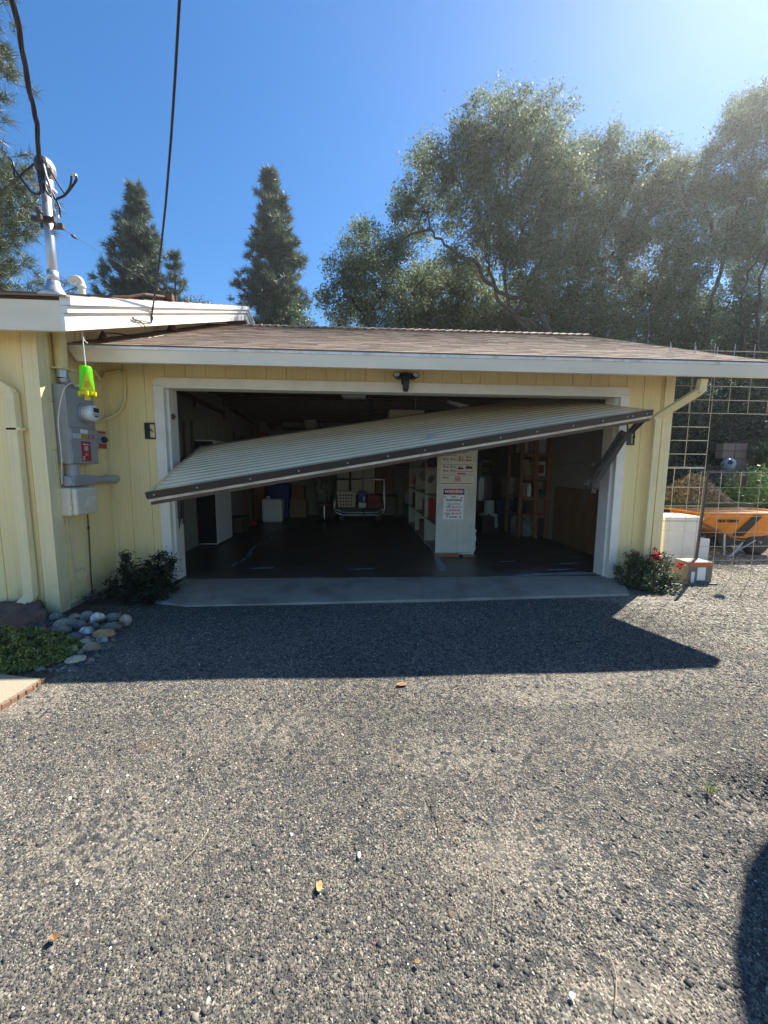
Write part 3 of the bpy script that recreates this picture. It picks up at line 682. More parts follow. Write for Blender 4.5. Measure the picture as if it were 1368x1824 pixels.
g = MB(); g.box(WX, -2.915, -.30, -.155, 1.39, 1.56); g.build('body', greybox, disc, bevel=.004)
g = MB(); g.lathe([(.03, 0), (.03, .012), (.022, .03)], c=(-2.914, -.205, 1.475), axis='x', n=16); g.build('knob', black, disc)
for z0, z1 in ((1.535, 1.553), (1.395, 1.435)):
    g = MB(); g.box(-2.9145, -2.9135, -.275, -.165, z0, z1); g.build('label', redm, disc)
# conduit under the panel
co = thing('conduit', (-2.95, -.6, 1.05), 'thick grey conduit with elbow body under the meter panel', 'conduit')
g = MB(); g.lathe([(.045, 0), (.045, .17)], c=(-2.945, -.60, 1.07), n=16); g.lathe([(.052, 0), (.052, .03)], c=(-2.945, -.60, 1.20), n=16); g.lathe([(.05, 0), (.05, .04)], c=(-2.945, -.60, 1.135), n=16); g.build('riser', greypvc, co)
g = MB(); g.box(-2.995, -2.90, -.66, -.37, 1.045, 1.135); g.lathe([(.047, -.02), (.047, .0)], c=(-2.948, -.66, 1.09), axis='y', n=14); g.build('junction_body', greypvc, co, bevel=.02)
g = MB(); g.box(-2.8995, -2.894, -.62, -.385, 1.055, 1.125); g.blob((-2.892, -.61, 1.06), (.003, .004, .004), 6, 4); g.blob((-2.892, -.40, 1.12), (.003, .004, .004), 6, 4); g.build('cover_plate', greybox, co, bevel=.008)
g = MB(); g.lathe([(.035, 0), (.035, .44)], c=(-2.945, -.37, 1.09), axis='y', n=14); g.lathe([(.043, 0), (.043, .06)], c=(-2.945, -.16, 1.09), axis='y', n=14); g.lathe([(.041, 0), (.041, .03)], c=(-2.945, .0-.03, 1.09), axis='y', n=14); g.build('cross_pipe', greypvc, co)
# riser above the panel, painted yellow
ri = thing('mast_riser', (-2.94, -.5, 1.9), 'fat yellow painted pipe rising from the meter panel to the eave', 'pipe')
g = MB(); g.lathe([(.046, 0), (.046, .40)], c=(-2.945, -.62, 2.04), n=18); g.build('pipe', yellowpipe, ri, smooth=False)
g = MB(); g.lathe([(.044, 0), (.044, .075)], c=(-2.945, -.62, 1.965), n=18); g.tube(curve([(-2.945, -.62, 1.97), (-2.94, -.60, 1.93), (-2.94, -.55, 1.90)]), .042, 12); g.build('coupling', steel, ri)
g = MB(); g.box(-2.998, -2.89, -.69, -.55, 2.03, 2.042); g.build('strap', yellowpipe, ri)
# curved yellow conduit at the corner, thin cables
g = MB(); g.tube(curve([(-2.9, -.30, 2.12), (-2.9, -.20, 2.05), (-2.95, -.06, 2.13), (-2.80, -.04, 2.17)]), .014, 8); g.tube(curve([(-2.78, -.03, 2.18), (-2.78, -.03, 2.0), (-2.80, -.03, 1.86), (-2.86, -.03, 1.76), (-2.95, -.1, 1.68), (-2.97, -.2, 1.64), (-2.97, -.33, 1.62)]), .015, 8)
tag(g.build('curved_conduit', yellowpipe, smooth=True), 'curved yellow conduit looping from the garage eave down to the meter panel', 'conduit')
g = MB(); g.tube(curve([(-2.985, -.715, 2.30), (-2.985, -.712, 1.9), (-2.985, -.715, 1.5), (-2.985, -.71, 1.06), (-2.98, -.70, 1.02)]), .006, 6)
g.tube(curve([(-2.985, -.735, 2.30), (-2.985, -.74, 1.9), (-2.985, -.73, 1.3), (-2.985, -.72, 1.03)]), .005, 6)
g.tube(curve([(-2.985, -.755, 2.32), (-2.985, -.752, 1.8), (-2.985, -.76, 1.3), (-2.985, -.74, 1.03)]), .004, 6)
for z_ in (1.75, 1.35): g.box(-2.995, -2.975, -.765, -.70, z_, z_+.015)
tag(g.build('cable_run', yellowpipe, smooth=True), 'bundle of thin yellow painted cables down the house corner beside the meter panel', 'cable')
g = MB(); g.tube(curve([(-2.86, -.60, 1.90), (-2.84, -.66, 1.92), (-2.86, -.74, 1.84), (-2.90, -.77, 1.6), (-2.93, -.73, 1.3), (-2.97, -.70, 1.06)]), .005, 6); g.blob((-2.86, -.56, 1.91), (.02, .035, .014), 8, 5)
tag(g.build('loose_cable', beige, smooth=True), 'loose pale cable arching over the left side of the meter panel', 'cable')
te = thing('telecom_box', (-2.93, -.6, .8), 'beige rounded plastic utility box with ribbed lid below the conduit', 'utility box')
g = MB(); g.box(WX, -2.905, -.71, -.43, .785, 1.035); g.build('body', beige, te, bevel=.02)
g = MB(); g.box(-2.903, -2.855, -.705, -.435, .79, 1.03); lid = g.build('lid', beige, te, bevel=.02)
g = MB()
for k in range(5): g.bar((-2.852, -.62+k*.025, .85+.0*k), (-2.852, -.55+k*.025 if k < 4 else -.48, .95), .008, .012, up=(1, 0, 0))
g.build('rib', beige, lid, bevel=.003)
for z_ in (.86, .96):
    g = MB(); g.box(-2.915, -2.895, -.715, -.705, z_-.018, z_+.018); g.build('latch', beige, te)
g = MB(); g.tube(curve([(-2.985, -.62, .78), (-2.985, -.62, .5), (-2.985, -.61, .28), (-2.985, -.60, .20), (-2.985, -.55, .155), (-2.985, -.49, .19), (-2.985, -.48, .25), (-2.985, -.53, .285), (-2.985, -.585, .265)]), .004, 6); g.blob((-2.985, -.60, .29), (.008, .012, .012), 6, 4)
tag(g.build('coiled_wire', whitepvc, smooth=True), 'thin pale wire hanging from the utility box and curling into a loop', 'wire')
g = MB(); g.tube([(-2.985, -.40, 1.02), (-2.985, -.40, .62), (-2.985, -.42, .18), (-2.985, -.42, -.0)], .0055, 6); g.blob((-2.985, -.40, .64), (.012, .015, .015), 6, 4); g.blob((-2.985, -.42, .02), (.012, .018, .02), 6, 4)
tag(g.build('ground_wire', rust, smooth=True), 'dark ground wire running straight down the wall to the soil', 'wire')
# flat framed brackets beside the casing
for x0, nm in ((-2.62, 'black rectangular bracket with a small hook on the wall left of the garage opening'), (2.512, 'black rectangular bracket half behind the spring arm right of the garage opening')):
    b_ = thing('wall_bracket', (x0, -.01, 1.5), nm, 'bracket', 'black brackets beside the door casing')
    g = MB(); s = 1 if x0 < 0 else -1; xa = x0 if x0 < 0 else x0
    g.box(xa, xa+(.045 if x0 < 0 else .055), -.022, -.002, 1.50, 1.665); xb = xa+(.0455 if x0 < 0 else .0555); xe = xa+(.108 if x0 < 0 else .095)
    g.box(xb, xe, -.022, -.002, 1.50, 1.515); g.box(xb, xe, -.022, -.002, 1.65, 1.665); g.box(xe-.008, xe, -.0215, -.0025, 1.5155, 1.6495); g.build('frame', black, b_, bevel=.002)
    g = MB(); g.tube(curve([(xb+.005, -.02, 1.58), (xb+.02, -.035, 1.60), (xb+.032, -.03, 1.585), (xb+.03, -.02, 1.57)]), .004, 6); g.build('hook', black, b_)
fl = thing('flood_light', (.05, -.02, 2.05), 'black motion sensor flood light with two round lamps above the garage opening', 'light')
g = MB(); g.lathe([(.05, 0), (.05, .03), (.035, .05)], c=(.05, -.075, 2.16), axis='y', n=18); g.box(.01, .09, -.07, -.028, 2.09, 2.20); g.box(-.03, .13, -.085, -.06, 2.185, 2.20); g.build('base', black, fl, bevel=.004)
g = MB(); g.box(.022, .080, -.125, -.045, 2.035, 2.115); g.lathe([(.026, 0), (.028, .01), (.018, .026)], c=(.051, -.09, 2.012), n=14); g.build('sensor', black, fl, bevel=.006)
for s in (-1, 1):
    ang = Matrix.Rotation(s*rad(22), 3, 'Z') @ Matrix.Rotation(rad(-14), 3, 'X'); c_ = Vector((.05+s*.085, -.10, 2.165))
    g = MB(); g.lathe([(.036, -.0), (.042, -.03), (.034, .04), (.015, .055)], c=c_, axis='y', n=18, m=ang, sy=.72); lh = g.build('lamp_head', black, fl)
    g = MB(); g.lathe([(.033, -.034), (.02, -.036), (.001, -.037)], c=c_, axis='y', n=18, m=ang, sy=.72); g.build('lens', glassm, lh)
# hanging wasp trap
wt = thing('wasp_trap', (-2.62, -.82, 1.76), 'lime green and bright yellow wasp trap hanging on a white cord from the rake', 'insect trap')
cx, cy = -2.625, -.81
g = MB(); g.lathe([(.048, 1.81), (.051, 1.83), (.045, 1.92), (.042, 2.005), (.036, 2.02), (.012, 2.026)], c=(cx, cy, 0), n=20); g.build('cup', limeg, wt, smooth=True)
g = MB(); m3 = Matrix.Rotation(rad(15), 4, 'Z'); 
TM = Matrix.Translation((cx, cy, 0)) @ Matrix.Rotation(rad(34), 4, 'Z'); g.prism([TM @ Vector(p) for p in [(-.045, -.056, 1.82), (.045, -.056, 1.82), (.006, -.050, 1.965), (-.003, -.050, 1.965)]], TM.to_3x3() @ Vector((0, .006, 0))); cone = g.build('inner_cone', limey, wt)
g = MB()
for r in range(4):
    for q in range(3): g.box(-.014+q*.011, -.010+q*.011, -.0575, -.0555, 1.855+r*.012, 1.859+r*.012, TM)
g.build('vent_hole', black, cone)
g = MB(); g.lathe([(.056, 1.79), (.058, 1.80), (.058, 1.815), (.052, 1.817)], c=(cx, cy, 0), n=20)
for k in range(6): g.box(cx+.056*math.cos(k*1.05)-.010, cx+.056*math.cos(k*1.05)+.010, cy+.056*math.sin(k*1.05)-.010, cy+.056*math.sin(k*1.05)+.010, 1.785, 1.818)
g.lathe([(.022, 1.755), (.024, 1.789)], c=(cx, cy, 0), n=14); g.build('base_ring', limey, wt)
g = MB(); g.tube([(cx, cy, 2.02), (cx-.003, cy, 2.12), (cx-.006, cy, 2.22), (cx-.006, cy, 2.34)], .004, 6); g.tube([(cx-.005, cy, 2.24), (cx+.012, cy-.005, 2.215), (cx+.035, cy-.01, 2.195)], .004, 6); g.blob((cx-.005, cy, 2.245), (.009, .009, .011), 8, 5); g.build('cord', ropem, wt)

# ================================================================ roof pipes, mast and cables
ma = thing('service_mast', (-3.04, -.5, 2.66), 'galvanised electric service mast with weatherhead and drip loops above the left roof', 'service mast')
g = MB(); g.tube([(-3.04, -.5, 2.60), (-3.04, -.5, 3.60)], .034, 16); g.build('pipe', steel, ma, smooth=True)
g = MB(); g.lathe([(.13, -.02), (.075, .05), (.05, .10), (.045, .13)], c=(-3.04, -.5, 2.66), n=18); g.lathe([(.042, .13), (.042, .21)], c=(-3.04, -.5, 2.66), n=16); g.build('roof_flashing', steel, ma, smooth=True)
g = MB(); g.lathe([(.040, 0), (.040, .035)], c=(-3.04, -.5, 2.83), n=16); g.build('tape_band', beige, ma)
g = MB(); g.lathe([(.055, 3.50), (.06, 3.56), (.055, 3.62)], c=(-3.04, -.50, 0), n=14); g.blob((-3.02, -.52, 3.66), (.075, .085, .085), 16, 8); g.box(-3.10, -2.98, -.57, -.45, 3.51, 3.53); wh = g.build('weatherhead', steel, ma, bevel=.003)
g = MB(); g.blob((-2.985, -.585, 3.63), (.058, .055, .078), 14, 7); g.build('insert', black, wh)
g = MB(); g.box(-3.13, -2.95, -.56, -.53, 3.235, 3.275); g.box(-3.13, -2.95, -.47, -.44, 3.235, 3.275); g.tube([(-3.04, -.585, 3.23), (-3.04, -.6, 3.31)], .02, 8); g.blob((-3.04, -.585, 3.29), (.03, .025, .03), 8, 5, .2); g.build('clamp', iron, ma, bevel=.003)
def wire(pts, r, nm, m_=blackrub, par=ma, n=7):
    g = MB(); g.tube(curve(pts, 10), r, n); return g.build(nm, m_, par, smooth=True)
wire([(-2.964, -0.6, 3.606), (-2.971, -0.6, 3.481), (-2.95, -0.6, 3.415), (-2.901, -0.6, 3.384), (-2.861, -0.6, 3.394), (-2.819, -0.6, 3.417), (-2.767, -0.6, 3.474), (-2.722, -0.6, 3.535), (-2.724, -0.6, 3.568)], 0.009, 'drip_loop')
wire([(-2.916, -0.612, 3.6), (-2.872, -0.612, 3.511), (-2.842, -0.612, 3.458), (-2.811, -0.612, 3.41)], 0.006, 'drip_loop')
wire([(-2.803, -0.624, 3.402), (-2.764, -0.624, 3.458), (-2.746, -0.624, 3.517), (-2.744, -0.624, 3.542)], 0.007, 'drip_loop')
wire([(-2.932, -0.636, 3.599), (-2.923, -0.636, 3.509), (-2.897, -0.636, 3.419), (-2.872, -0.636, 3.358), (-2.846, -0.636, 3.301), (-2.848, -0.636, 3.229)], 0.007, 'drip_loop')
wire([(-2.931, -0.648, 3.606), (-2.917, -0.648, 3.525), (-2.894, -0.648, 3.444), (-2.878, -0.648, 3.279), (-2.849, -0.648, 3.209)], 0.0045, 'drip_loop', whitep)
wire([(-2.94, -0.66, 3.492), (-2.949, -0.66, 3.442), (-2.976, -0.66, 3.379), (-3.034, -0.66, 3.389), (-3.072, -0.66, 3.436), (-3.11, -0.66, 3.492), (-3.147, -0.66, 3.543), (-3.165, -0.66, 3.57)], 0.009, 'drip_loop')
wire([(-2.985, -0.672, 3.591), (-3.026, -0.672, 3.556), (-3.067, -0.672, 3.526), (-3.113, -0.672, 3.487), (-3.142, -0.672, 3.49), (-3.14, -0.672, 3.547), (-3.148, -0.672, 3.594), (-3.171, -0.672, 3.621)], 0.007, 'drip_loop')
for cc_, rr_ in (((-2.735, -.60, 3.565), (.026, .018, .014)), ((-2.86, -.64, 3.23), (.014, .014, .025)), ((-3.14, -.66, 3.52), (.011, .011, .018))):
    g = MB(); g.blob(cc_, rr_, 8, 5, .25); g.build('connector', steel, ma)
cb = thing('service_cable', (-3.04, -.6, 3.5), 'thick twisted black power cable sweeping up from the service mast', 'power cable')
cpts = curve([(-2.995, -.60, 3.42), (-2.985, -.625, 3.63), (-2.906, -.72, 3.80), (-2.87, -.78, 3.87), (-2.81, -.9, 3.957), (-2.70, -1.08, 4.04), (-2.57, -1.3, 4.10), (-2.3, -1.9, 4.25), (-1.4, -4.5, 5.1), (-.5, -8, 6.6)], 14)
for k in range(3):
    g = MB(); tw = []
    for i, p in enumerate(cpts):
        a = i*.14+k*2.094; tw.append(p+Vector((math.cos(a), .3*math.sin(a), math.sin(a)*.4))*.011)
    g.tube(tw, .0095 if k else .007, 7); g.build('strand', blackrub, cb, smooth=True)
g = MB(); P0, P1 = Vector((-2.56, .14, 2.775)), Vector((-1.436, -1.6, 3.85)); dr = P1-P0
g.tube([P0+dr*t+Vector((.03, 0, -.01))*math.sin(math.pi*min(t, 1)) for t in (0, .1, .2, .35, .5, .7, .85, 1, 1.5, 2.6)], .0085, 7)
g.tube([P0, P0+Vector((0, 0, -.05)), P0+Vector((-.005, -.01, -.085))], .006, 6); g.blob(P0+Vector((0, 0, -.03)), (.012, .012, .03), 8, 5)
tag(g.build('phone_line', blackrub, smooth=True), 'straight thin black cable rising steeply from a hook on the white rake board', 'cable')
g = MB(); g.tube(curve([(-2.565, .13, 2.69), (-2.555, .02, 2.66), (-2.555, -.08, 2.635), (-2.555, -.18, 2.60), (-2.555, -.22, 2.62), (-2.555, -.22, 2.58)]), .005, 6); g.tube(curve([(-2.555, -.22, 2.60), (-2.555, -.13, 2.62), (-2.555, -.04, 2.615), (-2.555, -.01, 2.585)]), .005, 6)
tag(g.build('stapled_wire', blackrub, smooth=True), 'short thin black wire stapled along the rake board beside the cable hook', 'wire')
g = MB(); g.tube([(-2.965, -.52, 3.225), (-2.93, .0, 3.28), (-2.91, .7, 3.36), (-2.9, 1.41, 3.43)], .0016, 5); g.blob((-2.955, -.33, 3.242), (.012, .03, .012), 6, 5, .3)
tag(g.build('guy_wire', iron, smooth=True), 'thin guy wire slanting down from the service mast to the roof', 'wire')
g = MB(); g.tube(curve([(-3.335, .3, 2.95), (-3.335, .3, 3.10), (-3.345, .3, 3.145), (-3.37, .3, 3.165), (-3.41, .3, 3.165), (-3.425, .3, 3.15), (-3.43, .3, 3.12)], 5), .030, 12); g.lathe([(.036, 0), (.036, .03)], c=(-3.335, .3, 3.07), n=12)
tag(g.build('vent_pipe', whitepvc, smooth=True), 'cream gooseneck vent pipe poking above the roof right of the mast', 'vent pipe')
g = MB(); g.tube([(-4.6, .2, 2.955), (-2.80, .2, 2.955), (-2.70, .2, 2.975), (-2.60, .2, 3.02), (-2.34, .2, 3.035), (-2.335, .2, 2.95)], .014, 8) if False else g.tube([(-4.6, .0, 2.90), (-2.85, .0, 2.875), (-2.76, .1, 2.92), (-2.66, .22, 3.0), (-2.56, .5, 3.09)], .015, 8); g.box(-2.60, -2.50, .47, .53, 3.06, 3.12); g.tube([(-2.555, .5, 3.07), (-2.555, .5, 3.0)], .02, 8)
tag(g.build('gas_pipe', rust, smooth=False), 'rusty brown pipe lying along the roof edge and stepping up to a cap', 'pipe')
g = MB(); g.tube([(-2.555, .46, 3.02), (-2.555, .46, 2.97)], .022, 10)
# flashings in the roof corner below the rake
g = MB(); g.lathe([(.05, 0), (.03, .05), (.012, .09)], c=(-2.86, -.18, 2.405), n=10); tag(g.build('roof_boot', rust), 'small dark pipe boot on the garage roof under the rake', 'roof vent')
g = MB(); g.lathe([(.07, 0), (.045, .06), (.03, .12)], c=(-2.8, 1.1, 2.915), n=10); tag(g.build('roof_boot', rust), 'small dark pipe boot higher up the garage roof beside the house wall', 'roof vent')
g = MB(); g.tube(curve([(-2.86, -.18, 2.48), (-2.80, .0, 2.53), (-2.7, .1, 2.53), (-2.65, .2, 2.56), (-2.6, .5, 2.69)]), .007, 6); tag(g.build('roof_cable', blackrub, smooth=True), 'dark cable lying in the roof corner between the pipe boots', 'cable')

# ================================================================ inside the garage
sh = thing('storage_shelf', (.9, 1.03, 0), 'tall cream shelving unit with open cubbies and a plain end panel facing out', 'shelving unit')
X0, X1, Y0, Y1 = .62, 1.17, 1.03, 4.1
cream = mat('scuffed_cream_panel', (.56, .54, .45), .6, .08, 7, .1, 60, dark=(.45, .43, .36), big=3)
g = MB(); g.box(X0, X1, Y0, Y0+.02, .06, 1.72); ep = g.build('end_panel', cream, sh)
g = MB(); g.box(X0-.01, X0+.34, Y0-.006, Y0-.001, 0, .05); g.box(X1-.16, X1+.01, Y0-.007, Y0+.012, -.0, .03); g.build('torn_base', woodm, ep)
g = MB(); g.box(.925, 1.165, Y0-.010, Y0-.001, .065, .41); g.prism([(1.1655, Y0-.01, .08), (1.185, Y0-.01, .11), (1.178, Y0-.01, .2), (1.19, Y0-.01, .26), (1.175, Y0-.01, .33), (1.19, Y0-.01, .385), (1.1655, Y0-.01, .39)], (0, .008, 0)); g.build('patch_board', cream, ep)
g = MB(); g.box(X1-.02, X1-.001, Y0+.021, Y1, .02, 1.72); g.build('back_panel', cream, sh)
for k, y_ in enumerate((1.98, 3.07, 4.08)):
    g = MB(); g.box(X0, X1-.021, y_, y_+.02, .0, 1.72); g.build('divider', cream, sh)
for z_ in (.03, .42, .80, 1.22, 1.66):
    g = MB(); 
    for a_, b_ in ((Y0+.021, 1.979), (2.001, 3.069), (3.091, 4.079)): g.box(X0+.002, X1-.021, a_, b_, z_, z_+.02)
    g.build('shelf', cream, sh)
ch = thing('instruction_chart', (.9, 1.02, 1.0), 'cream instruction chart with red bars and small black diagrams above the warning sign', 'chart')
yc = Y0-.006
g = MB(); g.box(.665, 1.135, yc, yc+.005, .99, 1.52); g.build('sheet', mat('cream_sheet', (.62, .58, .46), .45, .05), ch)
g = MB(); zc = lambda py: .99+(.865-py)*0
def row(mb, x0, x1, z0, z1): mb.box(x0, x1, yc-.0012, yc-.0002, z0, z1)
rb = MB(); row(rb, .895, 1.115, 1.475, 1.50); row(rb, .69, .885, 1.395, 1.402); row(rb, .70, .875, 1.47, 1.476); row(rb, .885, 1.115, 1.325, 1.332); row(rb, .885, 1.115, 1.18, 1.186); row(rb, .68, 1.12, 1.015, 1.024); row(rb, .70, .75, 1.47, 1.478)
rb.build('red_bar', redm, ch)
rd = random.Random(8); kb = MB(); row(kb, .68, 1.12, 1.135, 1.139); row(kb, .68, .875, 1.272, 1.277); row(kb, .885, 1.115, 1.272, 1.277)
for cx_, cz_ in [(.72, 1.44), (.82, 1.445), (.93, 1.44), (.72, 1.345), (.82, 1.345), (.93, 1.37), (1.03, 1.375), (.93, 1.34), (1.03, 1.335), (.72, 1.245), (.82, 1.245), (.93, 1.235), (1.04, 1.245), (.72, 1.10), (.72, 1.19), (.82, 1.19)]:
    for q in range(3): row(kb, cx_+.018, cx_+.04+rd.uniform(0, .025), cz_-.012+q*.009, cz_-.008+q*.009)
    kb.prism([(cx_-.022, yc-.0002, cz_+.012), (cx_+.012, yc-.0002, cz_+.014), (cx_+.008, yc-.0002, cz_+.004), (cx_-.004, yc-.0002, cz_-.002), (cx_-.002, yc-.0002, cz_-.016), (cx_-.010, yc-.0002, cz_-.016), (cx_-.012, yc-.0002, cz_)], (0, -.001, 0))
row(kb, .90, .975, 1.215, 1.235); row(kb, 1.01, 1.10, 1.222, 1.25); kb.build('black_diagram', blackink, ch)
rb = MB()
for q in range(4): row(rb, .86, .95-.008*(q % 2), 1.05+q*.018, 1.06+q*.018)
for q in range(1): row(rb, .90, 1.01, 1.145+.0*q, 1.163)
rb.build('red_lettering', redm, ch)
sg = thing('warning_sign', (.86, 1.02, .52), 'white metal no trespassing warning sign with red oval on the shelf end panel', 'sign')
ys = Y0-.0065
g = MB(); g.box(.705, 1.01, ys, ys+.005, .52, .962); g.build('plate', whitem, sg, bevel=.002)
g = MB(); g.box(.715, 1.0, ys-.002, ys-.0008, .868, .952); 
for a_ in ((.711, .714), (1.001, 1.004)): g.box(a_[0], a_[1], ys-.0014, ys-.0004, .528, .954)
g.box(.715, 1.0, ys-.0014, ys-.0004, .528, .531); g.build('black_band', blackink, sg)
g = MB(); g.lathe([(.134, 0), (.134, .0012)], c=(.8575, ys-.0035, .910), axis='y', n=36, sy=.30)
ov = g.build('red_oval', redm, sg)
XA, YA = (1, 0, 0), (0, 0, 1)
text('WARNING', .058, whitem, sg, (.8575, ys-.005, .911), XA, YA, bold=.0012, xs=.92)
text('- NO -', .036, blackink, sg, (.8575, ys-.0015, .838), XA, YA, bold=.001)
text('TRESPASSING', .042, blackink, sg, (.8575, ys-.0015, .792), XA, YA, bold=.001, xs=.92)
for s_, z_ in (('VIOLATORS', .742), ('WILL BE SHOT', .697)): text(s_, .036, mat('faded_red_ink', (.42, .20, .17), .5, .1), sg, (.8575, ys-.0015, z_), XA, YA, bold=.0008)
for s_, z_ in (('SURVIVORS', .652), ('WILL BE SHOT', .607), ('AGAIN', .562)): text(s_, .037, redm, sg, (.8575, ys-.0015, z_), XA, YA, bold=.001)
for hx, hz_ in ((.735, .835), (.965, .825), (.80, .715), (.775, .575), (.955, .56)):
    g = MB(); g.lathe([(.009, 0), (.004, .0015)], c=(hx, ys-.0035, hz_), axis='y', n=9)
    for k in range(7): a = k*.9; g.bar((hx, ys-.001, hz_), (hx+.018*math.cos(a), ys-.001, hz_+.018*math.sin(a)), .002, .004, up=(0, 1, 0))
    g.build('bullet_hole_mark', blackink, sg)

def simple(name, label, cat, fn, m_, group=None, bevel=0, smooth=False):
    g = MB(); fn(g); return tag(g.build(name, m_, bevel=bevel, smooth=smooth), label, cat, group)
# shelf contents
def lump(x0, x1, y0, y1, z0, z1, n, sd):
    def f(g):
        r = random.Random(sd)
        for k in range(n): g.blob((r.uniform(x0, x1), r.uniform(y0, y1), z0+(z1-z0)*r.uniform(.2, .6)), (r.uniform(.04, .1), r.uniform(.06, .13), (z1-z0)*.4), 8, 5, .25, seed=k+sd)
    return f
simple('tool_pile', 'pile of dark tools on the waist high cubby beside the end panel', 'tools', lump(.66, .9, 1.15, 1.85, 1.24, 1.42, 9, 1), darkwood)
simple('tool_pile', 'tangle of grey tools in the middle cubby behind the first divider', 'tools', lump(.66, .9, 2.1, 2.9, 1.24, 1.4, 9, 12), clothg)
simple('blue_bin', 'blue bin on the upper cubby of the cream shelving', 'bin', lambda g: g.prism([(.64, 2.3, 1.69), (.64, 2.95, 1.69), (.64, 3.0, 1.82), (.64, 2.25, 1.82)], (.35, 0, 0)), bluep, bevel=.01)
simple('hand_drill', 'white and black power tool standing on the shelf edge above the tool pile', 'power tool', lambda g: (g.blob((.69, 1.45, 1.50), (.06, .11, .055), 10, 6), g.bar((.69, 1.5, 1.46), (.69, 1.53, 1.36), .035, .05), g.lathe([(.02, 0), (.012, .08)], c=(.69, 1.26, 1.50), axis='y', n=10)), whitep)
simple('folded_cloth', 'blue grey cloth hanging out of the middle cubby', 'cloth', lump(.60, .75, 2.05, 2.6, .98, 1.2, 6, 5), clothg)
simple('red_folder', 'red upright folder in the lower cubby', 'folder', lambda g: g.box(.66, .95, 1.86, 1.9, .442, .76), redp)
simple('shoe_pair', 'dark shoes on the floor at the foot of the shelving', 'shoes', lambda g: (g.blob((.70, 1.25, .10), (.05, .14, .05), 10, 6, .1), g.blob((.82, 1.27, .10), (.05, .14, .05), 10, 6, .1)), black)
simple('pull_cord', 'thin cord with a red pull handle hanging beside the shelving', 'pull cord', lambda g: g.tube([(.515, 2.5, 2.4), (.515, 2.5, 1.05)], .004, 5), ropem)
h_ = [o for o in C.objects if o.name.startswith('pull_cord')][0]
g = MB(); g.lathe([(.02, 0), (.026, .02), (.02, .07), (.01, .09)], c=(.515, 2.5, .96), n=10); g.build('handle', redp, h_)
# left side
cab = thing('tall_cabinet', (-2.8, 2.2, 0), 'tall pale cabinet with black front against the left inner wall', 'cabinet')
g = MB(); g.box(-2.90, -2.63, 1.85, 2.55, .02, 1.62); g.build('body', whitep, cab, bevel=.006)
g = MB(); g.box(-2.895, -2.635, 1.835, 1.849, .04, 1.60); g.build('front', black, cab)
g = MB(); g.tube([(-2.66, 1.835, .9), (-2.66, 1.80, .92), (-2.66, 1.80, 1.1), (-2.66, 1.835, 1.12)], .008, 6); g.build('handle', chrome, cab)
jug = thing('water_container', (-2.38, 4.55, 0), 'white square water container with moulded handle on the floor', 'water container')
g = MB(); g.box(-2.60, -2.16, 4.4, 4.7, .0, .52); g.build('body', whitep, jug, bevel=.05)
g = MB(); g.lathe([(.04, 0), (.04, .05)], c=(-2.47, 4.5, .52), n=12); g.build('cap', whitep, jug)
g = MB(); g.tube([(-2.50, 4.39, .42), (-2.5, 4.37, .36), (-2.26, 4.37, .36), (-2.26, 4.39, .42)], .012, 8); g.box(-2.5, -2.25, 4.385, 4.399, .12, .16); g.build('moulding', whitep, jug)
simple('blue_tub', 'blue tub standing behind the white water container', 'tub', lambda g: g.prism([(-2.55, 5.0, 0), (-2.15, 5.0, 0), (-2.1, 5.0, .82), (-2.6, 5.0, .82)], (0, .4, 0)), bluep, bevel=.02)
simple('brown_carton', 'tall reddish brown carton left of the water container', 'carton', lambda g: g.box(-2.88, -2.65, 4.85, 5.2, 0, .92), woodm, bevel=.004)
simple('broom', 'dark red broom leaning on the left inner wall', 'broom', lambda g: (g.bar((-2.90, 4.0, 1.2), (-2.78, 4.1, .12), .025, .025), g.prism([(-2.85, 4.0, .14), (-2.70, 4.0, .14), (-2.62, 4.0, .0), (-2.93, 4.0, .0)], (0, .08, 0))), redp)
st_ = thing('work_stool', (-1.25, 4.6, 0), 'stool with round wooden seat on a chrome post', 'stool')
g = MB(); g.lathe([(.16, .36), (.17, .375), (.17, .40), (.15, .415)], c=(-1.25, 4.65, 0), n=20); g.build('seat', woodm, st_)
g = MB(); g.lathe([(.035, .03), (.035, .25), (.028, .25), (.028, .36)], c=(-1.25, 4.65, 0), n=14); g.build('post', chrome, st_)
g = MB(); g.lathe([(.2, 0), (.19, .02), (.04, .04)], c=(-1.25, 4.65, 0), n=20); g.build('base', black, st_)
simple('cloth_heap', 'heap of pale folded cloths behind the stool seat', 'cloths', lump(-1.45, -1.15, 5.0, 5.2, .5, 1.1, 8, 21), clothg)
simple('back_shelf_crate', 'pale crate under the back wall left of the cart', 'crate', lambda g: g.box(-1.45, -1.05, 5.2, 5.6, 0, .62), darkwood, bevel=.01)
ct = thing('utility_cart', (-.5, 4.6, 0), 'black tube frame utility cart loaded with a laundry basket and boxes', 'cart')
g = MB(); fr = [(-1.02, 4.6, .95), (-1.02, 4.6, .30), (-.98, 4.6, .2), (-.85, 4.6, .14), (-.02, 4.6, .14), (.10, 4.6, .2), (.13, 4.6, .30), (.13, 4.6, .95), (-1.02, 4.6, .95)]
for dy in (0, .5): g.tube([(x, y+dy, z) for x, y, z in fr], .012, 7)
for z_ in (.95, .30):
    for x_ in (-1.02, .13): g.tube([(x_, 4.6, z_), (x_, 5.1, z_)], .011, 6)
g.build('frame', chrome, ct, smooth=True)
g = MB(); g.box(-1.0, .11, 4.62, 5.08, .285, .30); g.build('shelf', black, ct)
